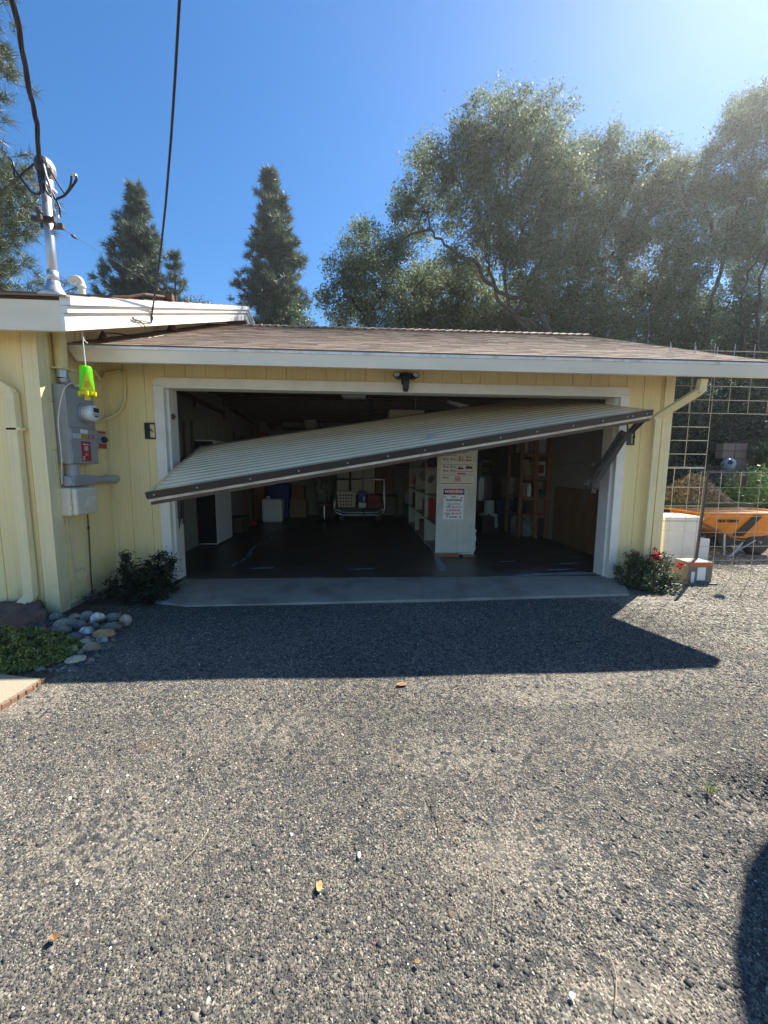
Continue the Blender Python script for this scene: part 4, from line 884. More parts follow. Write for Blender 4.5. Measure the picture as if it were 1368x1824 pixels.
for x_ in (-.85, -.02):
    for y_ in (4.62, 5.08):
        g = MB(); g.lathe([(.06, 0), (.06, .03)], c=(x_, y_-.015, .065), axis='y', n=16); g.bar((x_, y_, .07), (x_, y_, .14), .02, .02); g.build('wheel', black, ct)
lb = thing('laundry_basket', (-.74, 4.75, .3), 'cream plastic laundry basket with rows of holes on the cart shelf', 'basket')
g = MB(); y_ = 4.63
def ringp(z, w, d): return [(-.74-w, 4.8-d, z), (-.74+w, 4.8-d, z), (-.74+w, 4.8+d, z), (-.74-w, 4.8+d, z)]
A_, B_ = ringp(.302, .19, .14), ringp(.66, .24, .17); g.add(A_+B_, [(1, 2, 6, 5), (2, 3, 7, 6), (3, 0, 4, 7), (0, 3, 2, 1)])
# front wall with real holes: a lattice of strips
n1, n2 = 11, 9
for i in range(n1+1):
    t = i/n1; wv = .19+(.05*.5)
    if i % 2 == 0 or i in (0, n1): g.bar((-.74-.16+.32*t-.0, 4.645, .33), (-.74-.18+.36*t, 4.63, .65), .028, .008, up=(0, 1, 0))
for k, z_ in enumerate((.32, .40, .47, .54, .61, .64)): g.box(-.74-.20-.005*k, -.74+.20+.005*k, 4.632, 4.642, z_, z_+.03)
g.box(-.99, -.49, 4.615, 4.63, .655, .675); g.box(-.935, -.905, 4.635, 4.648, .33, .655); g.box(-.575, -.545, 4.635, 4.648, .33, .655)
g.build('body', beige, lb)
g = MB(); g.box(-.93, -.55, 4.655, 4.95, .31, .60); g.build('dark_laundry', black, lb)
simple('detergent_box', 'blue and white detergent box beside the laundry basket', 'box', lambda g: g.box(-.47, -.29, 4.65, 4.85, .302, .68), bluep, bevel=.004)
dbx = [o for o in C.objects if o.name.startswith('detergent_box')][0]
g = MB(); g.box(-.465, -.295, 4.642, 4.648, .305, .42); g.box(-.36, -.33, 4.642, 4.648, .46, .56); g.build('label', whitem, dbx)
simple('red_carton', 'red carton lying at the right end of the cart shelf', 'carton', lambda g: (g.box(-.27, .08, 4.66, 5.0, .302, .42), g.box(-.25, .02, 4.68, 5.0, .425, .60)), redp, bevel=.004)
for k, x_ in enumerate((-1.0, -.66, -.36)):
    simple('pale_bin', ('leftmost', 'middle', 'rightmost')[k]+' of the three pale bins lined up behind the top of the cart', 'bin', lambda g: g.box(x_, x_+.29, 5.3, 5.6, .55, 1.22), beige, 'pale bins behind the cart', .02)
simple('cardboard_box', 'brown cardboard box with white label above the right end of the cart', 'cardboard box', lambda g: (g.box(-.05, .35, 5.3, 5.6, .60, 1.15)), woodm, bevel=.004)
g = MB(); g.box(-1.2, .5, 5.2, 5.7, .52, .548); 
for x_ in (-1.18, .45): g.box(x_, x_+.04, 5.22, 5.26, 0, .519)
tag(g.build('bench', darkwood), 'low dark bench carrying the bins at the back wall', 'bench')
g = MB(); g.tube([(-.35, 4.3, .30), (-.3, 4.2, 0)], .008, 5); g.tube([(.0, 4.3, .3), (.05, 4.2, 0)], .008, 5); g.tube([(-.35, 4.3, .3), (0, 4.3, .3), (0, 4.5, .31), (-.35, 4.5, .31), (-.35, 4.3, .3)], .008, 5)
g.tube([(-.35, 4.5, .31), (-.38, 4.56, 0)], .008, 5); g.tube([(0, 4.5, .31), (.03, 4.56, 0)], .008, 5); tag(g.build('wire_stand', darkwood), 'small black wire stand in front of the cart', 'stand')
# back wall and ceiling
simple('wall_disc', 'round reddish disc hanging high on the back wall', 'disc', lambda g: g.lathe([(.20, 0), (.19, .03)], c=(-2.55, 5.70, 2.33), axis='y', n=22), rust)
simple('coat_rack', 'short dark coat rack above the closet door', 'coat rack', lambda g: (g.box(-2.35, -1.85, 5.70, 5.735, 2.13, 2.20), [g.tube([(-2.3+k*.11, 5.70, 2.16), (-2.3+k*.11, 5.66, 2.14)], .006, 5) for k in range(5)]), darkwood)
simple('hanging_bag', 'pale plastic bag and helmet hung near the back wall', 'bag', lambda g: (g.blob((-1.62, 5.3, 2.27), (.15, .1, .16), 12, 8, .12), g.blob((-1.56, 5.3, 2.02), (.09, .08, .14), 10, 6, .2)), beige, smooth=True)
simple('extension_cord', 'dark cord looped from the ceiling beside the pale bag', 'cord', lambda g: (g.tube(curve([(-1.45, 5.3, 2.4), (-1.4, 5.3, 2.2), (-1.3, 5.3, 2.0), (-1.2, 5.3, 1.95), (-1.25, 5.3, 2.2), (-1.4, 5.3, 2.4)]), .009, 5), g.tube(curve([(-1.5, 5.3, 2.4), (-1.5, 5.3, 2.2), (-1.42, 5.3, 2.05), (-1.4, 5.3, 2.3)]), .009, 5)), black)
simple('wall_gear', 'jumble of dark tools hung on the wall beside the inner door', 'tools', lambda g: [g.blob((-2.85, 3.8+k*.22, 1.6+.12*math.sin(k*2.1)), (.05, .12, .14), 8, 5, .3, seed=k) for k in range(7)], black)
simple('wall_box', 'small maroon box fixed on the back wall left of the closet', 'box', lambda g: g.box(-2.9, -2.72, 5.5, 5.7, 1.75, 2.05), redp)
cf = thing('ceiling_fan', (-.2, 3.0, 2.2), 'dark shop fan and opener hung from the rafters in the middle of the garage', 'ceiling fan')
g = MB(); g.lathe([(.05, 0), (.12, .03), (.12, .10), (.03, .13)], c=(-.22, 3.0, 2.15), n=16); g.tube([(-.22, 3, 2.27), (-.22, 3, 2.6)], .02, 8); g.build('motor', black, cf)
for k in range(4):
    g = MB(); a = k*1.571+.5; g.bar((-.22+.1*math.cos(a), 3+.1*math.sin(a), 2.2), (-.22+.55*math.cos(a), 3+.55*math.sin(a), 2.21), .11, .008); g.build('blade', darkwood, cf)
for k, (x0, y0, ll) in enumerate(((-.72, 1.9, .38), (1.0, 2.2, .45))):
    ft = thing('ceiling_lamp', (x0, y0, 2.3), ('white ceiling lamp shade left of the flood light, switched off', 'white ceiling lamp shade hanging tilted right of the flood light, switched off')[k], 'lamp', 'white ceiling lamps in the garage')
    g = MB(); dz = .0 if k == 0 else -.10
    g.prism([(x0, y0, 2.33), (x0+.04, y0, 2.285), (x0+ll, y0, 2.285+dz), (x0+ll, y0, 2.33+dz)], (0, .16, 0)); g.build('shade', whitep, ft, bevel=.01)
    g = MB(); g.tube([(x0+ll/2, y0+.08, 2.32+dz/2), (x0+ll/2, y0+.08, 2.5)], .006, 5); g.build('hanger', black, ft)
simple('loft_carton', 'pinkish white carton on the joists just above the door edge', 'carton', lambda g: g.box(.1, .75, 3.0, 3.4, 2.10, 2.28), beige, bevel=.01)
# right bay
for k, (x_, y_, z_) in enumerate(((2.16, 3.75, 0), (2.40, 3.75, 0), (2.28, 3.75, .285))):
    c_ = thing('white_canister', (x_, y_, z_), ('lower left white canister of the stack of three', 'lower right white canister of the stack of three', 'white canister balanced on top of the two others')[k], 'canister', 'white canisters stacked on the floor')
    g = MB(); g.lathe([(.10, 0), (.105, .01), (.105, .23), (.09, .245)], c=(x_, y_, z_), n=18); g.build('body', whitep, c_, smooth=False)
    g = MB(); g.lathe([(.098, .246), (.098, .275), (.09, .28)], c=(x_, y_, z_), n=18); g.build('lid', whitep, c_)
simple('teal_trash_can', 'teal plastic bin behind the wooden shelving', 'bin', lambda g: g.lathe([(.2, 0), (.25, .55), (.27, .56), (.27, .6), (.24, .6)], c=(2.62, 3.5, 0), n=20), tealp)
tc = thing('metal_trash_can', (2.2, 4.6, .3), 'silver ribbed metal can on a stand behind the white canisters', 'metal can')
g = MB(); g.lathe([(.24, .5), (.25, .8), (.25, 1.0), (.26, 1.02), (.26, 1.04), (.2, 1.06)], c=(2.35, 4.6, 0), n=28); g.build('body', steel, tc)
g = MB()
for k in range(14): a = k*.449; g.tube([(2.35+.252*math.cos(a), 4.6+.252*math.sin(a), .55), (2.35+.256*math.cos(a), 4.6+.256*math.sin(a), .99)], .008, 5)
g.build('rib', steel, tc)
g = MB(); g.box(2.0, 2.7, 4.3, 4.9, .0, .498); tag(g.build('low_table', darkwood, bevel=.01), 'low dark table under the silver can', 'table')
simple('galvanised_bucket', 'tall grey bucket standing on the teal bin lid', 'bucket', lambda g: g.lathe([(.15, .62), (.19, 1.05), (.2, 1.06), (.17, 1.04)], c=(2.62, 3.5, 0), n=20), steel)
wsf = thing('wooden_shelf', (2.6, 2.6, 0), 'reddish pine shelving rack crowded with boxes on the right of the garage', 'shelving rack')
for k, (x_, y_) in enumerate(((2.42, 2.5), (2.89, 2.42), (2.42, 3.1), (2.89, 3.1))):
    g = MB(); g.box(x_-.03 if k % 2 == 0 else x_-.05, x_+.03, y_, y_+.045, 0, 2.1); g.build('post', woodm, wsf)
g = MB(); g.bar((2.67, 2.40, 0.0), (2.60, 2.40, 2.0), .075, .035, up=(0, 1, 0)); g.build('post', woodm, wsf)
for z_ in (.43, .74, 1.10, 1.50, 1.95):
    g = MB(); g.box(2.40, 2.88, 2.455, 3.1, z_-.02, z_); g.box(2.451, 2.838, 2.43, 2.453, z_-.065, z_-.001); g.build('shelf', woodm, wsf)
items = [((2.46, 2.56, .43, .70), black, 'black binder box'), ((2.68, 2.88, .43, .68), cardb, 'brown carton on second shelf'), ((2.47, 2.60, .74, .98), cardb, 'brown box behind the white bottle'), ((2.68, 2.84, .74, 1.0), cardb, 'square brown carton'), ((2.70, 2.87, 1.10, 1.36), whitep, 'white framed picture leaning'), ((2.66, 2.86, 1.50, 1.80), whitep, 'pale upright board'), ((2.46, 2.53, 1.50, 1.78), beige, 'cream folder stack')]
for k, ((x0, x1, z0, z1), m_, nm) in enumerate(items):
    simple('shelf_box' if k != 4 else 'framed_picture', nm+' on the pine rack, '+('lowest row left', 'lowest row right', 'middle row left', 'middle row right', 'in the row below the top', 'top row right', 'top row left')[k], 'box' if k != 4 else 'picture', lambda g: g.box(x0, x1, 2.56, 2.9, z0+.001, z1), m_, bevel=.004)
g = MB(); g.box(2.74, 2.84, 2.552, 2.558, 1.15, 1.30); fp = [o for o in C.objects if o.name.startswith('framed_picture')][0]; g.build('picture_sheet', redp, fp)
simple('tilted_box', 'brown open box tilted on the rack in front of the picture', 'box', lambda g: g.box(-.06, .06, 0, .2, 0, .27, Matrix.Translation((2.53, 2.47, 1.115)) @ Matrix.Rotation(rad(-14), 4, 'Y')), cardb)
simple('white_bottle', 'white bottle on the middle row of the pine rack', 'bottle', lambda g: g.lathe([(.035, 0), (.037, .17), (.018, .2), (.018, .23)], c=(2.57, 2.5, .741), n=14), whitep)
simple('green_bag', 'dark green bag slumped on the pine rack middle row', 'bag', lump(2.72, 2.84, 2.5, 2.6, .72, .9, 5, 31), greenp)
simple('plastic_sack', 'crinkled translucent plastic sacks under the pine rack', 'sack', lump(2.48, 2.8, 2.6, 2.9, .0, .42, 12, 41), clothg)
simple('vacuum_pipe', 'grey tool shafts leaning behind the metal can', 'tools', lambda g: (g.tube([(2.2, 4.2, 1.0), (2.2, 4.2, 1.35)], .02, 6), g.blob((2.35, 4.2, 1.38), (.14, .05, .03), 8, 5, .2)), steel)

cl = [('carton', (-2.2, -1.75, 5.25, 5.65, .0, .45), cardb, 'large brown carton on the floor left of the back bench'), ('carton', (-2.1, -1.8, 5.3, 5.6, .451, .75), woodm, 'reddish carton on the large brown carton by the back wall'),
      ('storage_tote', (.65, 1.0, 5.2, 5.6, 0, .35), greenp, 'green storage tote at the back wall right of the cart'), ('storage_tote', (.65, 1.0, 5.2, 5.6, .351, .66), greybox, 'grey storage tote on the green one'), ('carton', (.68, .96, 5.22, 5.55, .661, .95), cardb, 'small carton topping the two storage totes'),
      ('carton', (-.6, -.2, 5.3, 5.6, 1.221, 1.5), cardb, 'flat carton lying on the pale bins'), ('carton', (1.35, 1.75, 5.2, 5.6, 0, .5), cardb, 'carton on the floor of the right bay by the back wall'), ('storage_tote', (1.35, 1.8, 5.2, 5.6, .501, .85), bluep, 'blue tote above the carton in the right bay'),
      ('carton', (2.0, 2.5, 5.2, 5.7, .9, 1.3), woodm, 'reddish carton high behind the silver can'), ('speaker_box', (1.9, 2.15, 3.0, 3.3, .0, .30), black, 'small black box on the floor before the canisters'), ('paint_pail', (1.25, 1.5, 2.3, 2.55, 0, .3), greybox, 'grey pail against the back of the cream shelving'),
      ('crate', (-2.88, -2.6, 3.0, 3.5, 0, .28), darkwood, 'low dark crate along the left inner wall'), ('carton', (.66, .95, 2.1, 2.5, .442, .70), cardb, 'brown carton in the low middle cubby'), ('carton', (.66, .95, 3.2, 3.8, .442, .72), darkwood, 'dark box in the low rear cubby'),
      ('carton', (.68, .98, 3.2, 3.7, .821, 1.1), greybox, 'grey box in the rear waist high cubby'), ('paint_can', (.66, .82, 1.2, 1.36, .051, .25), steel, 'silver paint can in the bottom front cubby'), ('carton', (.66, .9, 2.2, 2.8, .051, .3), cardb, 'carton in the bottom middle cubby')]
for nm_, (x0, x1, y0, y1, z0, z1), m_, l_ in cl:
    cyl = nm_ in ('paint_pail', 'paint_can')
    def f(g):
        if cyl: g.lathe([((x1-x0)/2*.9, z0), ((x1-x0)/2, z1-.02), ((x1-x0)/2+.006, z1-.015), ((x1-x0)/2+.006, z1), ((x1-x0)/2-.02, z1)], c=((x0+x1)/2, (y0+y1)/2, 0), n=20)
        elif nm_ == 'storage_tote': g.prism([(x0+.02, y0, z0), (x1-.02, y0, z0), (x1, y0, z1-.03), (x1+.012, y0, z1-.028), (x1+.012, y0, z1), (x0-.012, y0, z1), (x0-.012, y0, z1-.028), (x0, y0, z1-.03)], (0, y1-y0, 0))
        else: g.box(x0, x1, y0, y1, z0, z1); g.box(x0+.02, x1-.02, y0-.004, y0-.001, (z0+z1)/2-.01, (z0+z1)/2+.02)
    simple(nm_, l_, nm_.replace('_', ' '), f, m_, bevel=.004)
simple('long_rod', 'long thin rods stored across the joists above the door', 'rods', lambda g: [g.tube([(-1.8+k*.12, 1.3, 2.43), (1.6+k*.1, 3.4+k*.05, 2.44)], .012, 5) for k in range(4)], darkwood)
simple('step_ladder', 'wooden ladder lying flat against the left inner wall', 'ladder', lambda g: ([g.bar((-2.9, 3.7, z), (-2.9, 5.4, z+.05), .03, .06) for z in (1.25, 1.55)], [g.bar((-2.9, 3.9+k*.3, 1.26), (-2.9, 3.9+k*.3, 1.56), .02, .03) for k in range(5)]), woodm)
simple('bicycle_wheel', 'bicycle wheel hung on the back wall of the right bay', 'wheel', lambda g: (g.tube([(1.95+.3*math.cos(k*.2618), 5.68, 1.7+.3*math.sin(k*.2618)) for k in range(25)], .016, 6), [g.tube([(1.95, 5.68, 1.7), (1.95+.3*math.cos(k*.5236), 5.68, 1.7+.3*math.sin(k*.5236))], .003, 4) for k in range(12)]), black)
for k in range(4):
    simple('wall_paper', ('leftmost', 'second', 'third', 'rightmost')[k]+' pale paper sheet pinned in a row on the back wall', 'paper', lambda g: g.box(-.9+k*.36, -.66+k*.36, 5.732, 5.737, 1.65+.03*(k % 2), 1.95), beige, 'papers pinned on the back wall')

for k, (y_, z_, h_, l_) in enumerate([(1.5, 1.35, .5, 'short dark shovel hung nearest the opening on the left inner wall'), (1.75, 1.3, .6, 'dark rake hung beside the shovel on the left inner wall'), (3.65, 1.2, .7, 'long dark handle tool beside the inner door frame'), (4.9, 1.3, .8, 'dark tool hung in the far left corner')]):
    simple('hung_tool', l_, 'tool', lambda g: (g.tube([(-2.9, y_, z_), (-2.9, y_+.02, z_+h_)], .014, 6), g.prism([(-2.91, y_-.09, z_), (-2.91, y_+.09, z_), (-2.91, y_+.05, z_-.2), (-2.91, y_-.05, z_-.2)], (.02, 0, 0))), darkwood)
for k, (x0, x1, z0, z1, m_, l_) in enumerate([(-1.1, -.7, 1.46, 1.56, darkwood, 'dark plank shelf end left of the pinned papers'), (.55, 1.05, 1.3, 1.65, cardb, 'carton on the high back wall shelf right of the papers'), (1.1, 1.5, 1.3, 1.7, woodm, 'reddish carton on the high back wall shelf'), (2.0, 2.7, 1.95, 2.2, bluep, 'blue box high in the right back corner')]):
    simple('back_wall_box', l_, 'box', lambda g: g.box(x0, x1, 5.45, 5.72, z0, z1), m_, bevel=.005)
g = MB(); g.box(.5, 2.85, 5.42, 5.735, 1.27, 1.298); tag(g.build('wall_plank', darkwood), 'long dark plank shelf high on the right half of the back wall', 'shelf')
# ================================================================ vegetation tools
def unit(n):
    v = rng.normal(size=(n, 3)); return v/np.linalg.norm(v, axis=1, keepdims=True)
def leaf_quads(P, s, asp, pal, wts, bias=None):
    n = len(P); a = unit(n)
    if bias is not None: a = a+bias; a /= np.linalg.norm(a, axis=1, keepdims=True)
    b = np.cross(a, unit(n)); b /= np.linalg.norm(b, axis=1, keepdims=True)+1e-9
    c = np.cross(a, b)
    s = (s*rng.uniform(.6, 1.25, n))[:, None]
    V = np.stack([P-a*s*.5, P+b*s*asp*.5+c*s*.06, P+a*s*.5, P-b*s*asp*.5+c*s*.06], 1).reshape(-1, 3)
    F = np.arange(4*n).reshape(-1, 4)
    pal = np.array(pal); col = pal[rng.choice(len(pal), n, p=np.array(wts)/sum(wts))]*rng.uniform(.7, 1.3, (n, 1))
    return V, F, np.repeat(col, 4, 0)
OAKP = [(.10, .145, .07), (.16, .21, .105), (.23, .28, .155), (.27, .26, .16), (.36, .38, .27)]
OAKW = [4, 5, 3, 1.2, .8]
def crown_points(blobs, sprigs, per, sig):
    out = []; tips = []
    for x, y, z, r in blobs:
        n = max(6, int(sprigs*r*r)); d = unit(n); d[:, 2] = d[:, 2]*.9+.08
        rr = r*rng.uniform(.2, 1.0, (n, 1))**.5*rng.uniform(.8, 1.13, (n, 1)); c = np.array([x, y, z])+d*rr*np.array([1, 1.15, .92])
        tips.append((np.array([x, y, z]), c))
        k = rng.integers(int(per*.5), int(per*1.5), n)
        cc = np.repeat(c, k, 0); dd = np.repeat(d, k, 0); m = len(cc)
        out.append(cc+rng.normal(size=(m, 3))*sig*(.6+.8*rng.uniform(0, 1, (m, 1)))+dd*rng.exponential(sig*.45, (m, 1)))
    return np.concatenate(out), tips
def branches(g, limbs, tips, r0, ground_z=None, nlim=60, twr=.008):
    for li, L_ in enumerate(limbs):
        pts = [Vector(p) for p in L_]
        if li == 0 or ground_z is True:
            b = pts[0]
            if li == 0: pts = [Vector((b.x*1.0+.05, b.y, float(gz(b.x, b.y))-.1))]+pts
        pts = curve(pts, 5); k = len(pts); ra, rb = (r0 if li == 0 else r0*.6), r0*.16
        for i in range(1, k-1): pts[i] = pts[i]+Vector((rd_t.uniform(-.05, .05), rd_t.uniform(-.1, .1), rd_t.uniform(-.03, .03)))
        g.tube(pts, [ra+(rb-ra)*(i/(k-1))**.8 for i in range(k)], 8)
    nodes = [Vector(p) for L_ in limbs for p in curve(L_, 4)[3:]]
    for c, tp in tips:
        cv = Vector(c); nb = min(nodes, key=lambda q: (q-cv).length)
        mid = nb.lerp(cv, .55)+Vector((0, 0, .12)); g.tube(curve([nb, mid, cv], 3), [.038, .034, .03, .026, .022, .018, .014][:7], 5)
        for t in tp[rng.choice(len(tp), min(len(tp), nlim), replace=False)]:
            tv = Vector(t); st = cv.lerp(mid, rd_t.uniform(0, .5)); m = st.lerp(tv, .5)+Vector((rd_t.uniform(-.1, .1), rd_t.uniform(-.1, .1), rd_t.uniform(-.05, .12)))
            g.tube([st, m, tv], [twr, twr*.7, twr*.35], 4, cap=False)
rd_t = random.Random(77)
def oak(label, blobs, limbs, sprigs=70, per=26, sig=.13, leaf=.085, r0=.16, pal=OAKP, wts=OAKW, group='oak trees behind the garage', name='oak_tree'):
    b = limbs[0][0]; gzv = float(gz(b[0], b[1]))
    t = thing(name, (b[0], b[1], gzv), label, 'tree', group)
    P_, tips = crown_points(blobs, sprigs, per, sig)
    g = MB(); branches(g, limbs, tips, r0, nlim=14); g.build('trunk', barkm, t, smooth=True)
    V_, F_, c_ = leaf_quads(P_, leaf, .48, pal, wts)
    npmesh('crown', V_, F_, leafm, t, c_); return t
TREES = {
 'small': ([(-0.31, 8.58, 7.89, 0.73), (-0.95, 8.37, 7.12, 0.62), (-0.12, 8.83, 7.03, 0.93), (0.64, 8.45, 7.54, 0.66), (-1.16, 8.31, 6.2, 0.55), (0.42, 8.84, 6.21, 1.05), (1.44, 9.67, 6.92, 1.06), (-0.76, 9.48, 6.14, 0.79), (-0.21, 9.42, 8.94, 0.26)], [[(-0.11, 9.0, 4.76), (-0.21, 9.0, 6.16), (-0.3, 9.0, 7.52), (-0.27, 9.0, 8.36)], [(-0.21, 9.0, 6.16), (0.6, 9.0, 7.22), (0.87, 9.0, 7.91)], [(-0.2, 9.0, 5.99), (-0.93, 9.0, 6.82), (-1.2, 9.0, 7.32)]]), 
 'big': ([(3.28, 7.56, 10.57, 0.97), (4.63, 8.06, 10.81, 1.02), (2.62, 7.64, 9.81, 0.83), (3.71, 7.48, 9.46, 1.19), (4.96, 7.37, 9.31, 0.98), (1.8, 7.54, 9.7, 0.63), (1.41, 8.68, 10.5, 0.38), (1.15, 8.53, 9.28, 0.62), (0.8, 8.49, 8.93, 0.41), (1.32, 8.48, 8.55, 0.59), (2.87, 7.51, 8.43, 0.99), (4.26, 7.7, 8.3, 1.23), (5.7, 8.2, 8.49, 1.2), (2.06, 8.37, 9.38, 0.58), (4.89, 8.57, 11.91, 0.41), (3.73, 8.61, 11.96, 0.37), (2.27, 7.34, 10.56, 0.34), (2.25, 8.17, 7.38, 0.58), (3.48, 8.27, 7.64, 0.78), (0.52, 8.01, 7.7, 0.33), (4.74, 7.48, 6.98, 0.98)], [[(5.59, 8.0, 4.29), (5.34, 8.0, 5.46), (4.85, 8.0, 6.27), (3.78, 8.0, 6.55), (3.06, 8.0, 7.25), (2.19, 8.0, 7.76), (1.64, 8.0, 8.24), (1.53, 8.0, 8.66), (1.16, 8.0, 8.95)], [(5.34, 8.0, 5.46), (3.98, 8.0, 6.16), (3.44, 8.0, 7.18), (3.31, 8.0, 7.96), (2.91, 8.0, 9.18), (2.71, 8.0, 10.07)], [(5.55, 8.0, 4.96), (4.25, 8.0, 5.92), (3.89, 8.0, 7.36), (3.75, 8.0, 8.45), (3.9, 8.0, 9.68), (3.59, 8.0, 10.86)], [(3.89, 8.0, 7.36), (4.55, 8.0, 8.48), (5.26, 8.0, 9.6)], [(4.25, 8.0, 5.92), (4.96, 8.0, 7.4), (5.6, 8.0, 8.37)], [(2.91, 8.0, 9.18), (2.14, 8.0, 9.75)]]), 
 'mid': ([(7.61, 9.26, 11.22, 0.81), (8.19, 8.64, 10.32, 0.92), (7.52, 10.0, 10.67, 1.08), (8.93, 9.88, 9.94, 1.28), (9.79, 9.38, 10.64, 0.76), (10.17, 8.98, 9.38, 0.84), (8.13, 9.95, 9.03, 1.43), (9.64, 9.42, 8.27, 1.45), (6.74, 9.91, 11.12, 0.58), (11.33, 9.86, 8.55, 1.0), (7.68, 9.31, 11.97, 0.37), (8.85, 9.16, 11.55, 0.37), (6.84, 9.46, 11.63, 0.52), (9.89, 9.19, 11.03, 0.52), (10.3, 8.76, 10.09, 0.54), (6.53, 8.99, 7.94, 0.92)], [[(6.73, 9.3, 4.63), (6.81, 9.3, 6.48), (7.19, 9.3, 8.12), (7.96, 9.3, 9.55), (8.63, 9.3, 10.79)], [(6.81, 9.3, 6.48), (6.48, 9.3, 8.45), (7.12, 9.3, 10.38)], [(7.2, 9.3, 7.94), (8.6, 9.3, 8.88), (9.85, 9.3, 10.33)], [(9.54, 9.3, 5.07), (9.58, 9.3, 6.94), (10.33, 9.3, 9.48)]]), 
 'right': ([(14.0, 10.7, 13.98, 1.07), (11.98, 9.47, 12.28, 0.76), (13.46, 9.47, 11.49, 1.34), (12.25, 10.4, 11.53, 0.61), (11.38, 9.85, 11.83, 0.43), (13.37, 10.26, 10.92, 1.27), (14.88, 10.15, 10.17, 1.64), (12.81, 9.95, 9.4, 0.91), (15.46, 11.0, 9.26, 1.32), (11.18, 9.71, 10.66, 0.47), (12.8, 10.06, 13.84, 0.47), (14.09, 9.72, 13.8, 0.96)], [[(12.42, 10.2, 5.38), (12.53, 10.2, 6.8), (12.87, 10.2, 8.77), (13.19, 10.2, 10.12), (13.58, 10.2, 12.19), (13.63, 10.2, 13.47)], [(12.87, 10.2, 8.77), (11.8, 10.2, 11.0), (11.43, 10.2, 11.54)], [(14.55, 10.2, 5.43), (14.4, 10.2, 7.45), (14.65, 10.2, 9.8), (14.89, 10.2, 12.07)], [(14.15, 10.2, 5.01), (13.9, 10.2, 6.43), (13.86, 10.2, 8.22), (14.52, 10.2, 9.61)]]), 
 'low1': ([(2.62, 10.71, 7.28, 1.08), (3.73, 10.14, 6.8, 1.01), (2.76, 10.27, 6.14, 0.91), (4.62, 10.9, 6.41, 1.07), (3.31, 10.21, 7.86, 0.68), (1.47, 10.59, 6.22, 0.83), (5.54, 11.15, 7.55, 1.08), (1.94, 9.86, 7.65, 0.58)], [[(3.49, 10.5, 4.84), (3.54, 10.5, 6.24), (3.6, 10.5, 7.61)], [(3.54, 10.5, 6.24), (2.58, 10.5, 7.19)], [(4.54, 10.5, 5.07), (4.98, 10.5, 7.27)]]), 
 'low2': ([(6.05, 9.8, 6.65, 1.19), (7.64, 10.07, 6.8, 1.22), (9.44, 10.92, 7.48, 1.3), (7.4, 10.68, 6.01, 1.07), (8.56, 10.08, 5.85, 1.03), (10.14, 10.23, 6.34, 1.04), (5.57, 9.98, 5.74, 0.81)], [[(7.82, 10.5, 4.73), (7.61, 10.5, 6.16), (7.21, 10.5, 7.34)], [(9.35, 10.5, 4.97), (9.35, 10.5, 6.41), (9.57, 10.5, 7.62)]]), 
 'low3': ([(11.58, 10.73, 7.17, 1.12), (11.88, 10.07, 6.13, 0.94), (11.54, 11.12, 6.03, 1.0), (14.28, 11.43, 7.51, 1.14), (15.88, 11.53, 7.15, 1.39), (15.18, 11.18, 5.93, 1.14), (13.85, 11.54, 5.77, 1.04), (11.15, 10.03, 7.67, 0.82)], [[(12.16, 10.8, 4.25), (12.1, 10.8, 5.96), (12.2, 10.8, 7.21)], [(14.98, 10.8, 4.31), (14.88, 10.8, 6.03), (14.96, 10.8, 7.29)], [(13.66, 10.8, 4.5), (13.55, 10.8, 6.42), (13.87, 10.8, 7.67)]])}

lbls = {'small': 'small round oak left of the big oaks, lowest crown beside the gap of blue sky',
        'big': 'tallest oak with rounded top and a bare limb arching out to the left',
        'mid': 'oak with leaning stems right of the tallest oak, its top lower',
        'right': 'tall oak at the right edge of the view behind the wire fence',
        'low1': 'low dark oak below the arching limb of the tallest oak, just above the roof ridge',
        'low2': 'low dense oak behind the middle right of the roof ridge',
        'low3': 'low oak thicket above the right end of the garage eave'}
for k, (bl, lm) in TREES.items():
    low = k.startswith('low')
    oak(lbls[k], bl, lm, sprigs=(135 if low else 135), per=54 if low else 60, sig=.13 if low else .105, leaf=.095 if low else .078, r0={'big': .105, 'right': .12}.get(k, .085))
# wooded slope far behind the garage: closes the view between the stems
P_ = []
for k in range(240):
    x = rng.uniform(-1, 34); y = rng.uniform(13, 20); z = float(gz(x, y))+rng.uniform(.3, 5.2)*(1 if x > 2 else .5)
    if x < 0.5 and z > 5: continue
    P_.append((x, y, z, rng.uniform(.7, 1.2)))
Pw, tp = crown_points(P_, 60, 30, .26)
V_, F_, c_ = leaf_quads(Pw, .17, .55, OAKP[:3], [6, 4, 1]); kind(npmesh('distant_woodland', V_, F_, leafm, col=c_), 'stuff')
# ivy and undergrowth on the slope right of the garage
n = 70000; x = rng.uniform(3.6, 15, n); y = rng.uniform(3.0, 10.5, n); cl = .5+.5*np.sin(x*2.3+np.sin(y*2))*np.sin(y*2.9+x)
z = gz(x, y)+rng.exponential(.16, n)*(.25+1.6*cl)*sstep(3.0, 4.0, y)+.02
k = ~((y > 4.55) & (y < 5.3) & (x < 9.6) & (z > gz(x, y)+.12)); k &= ~((x < 8.6) & (x > 5) & (y < 3.3)); k &= ~((x > 7.3) & (x < 9.6) & (y > 3.5) & (y < 5.2) & (z > .95))
V_, F_, c_ = leaf_quads(np.stack([x, y, z], 1)[k], .085, .6, [(.022, .035, .016), (.035, .055, .022), (.06, .08, .03), (.10, .12, .04)], [6, 5, 2, .8]); kind(npmesh('undergrowth', V_, F_, leafm, col=c_), 'stuff')

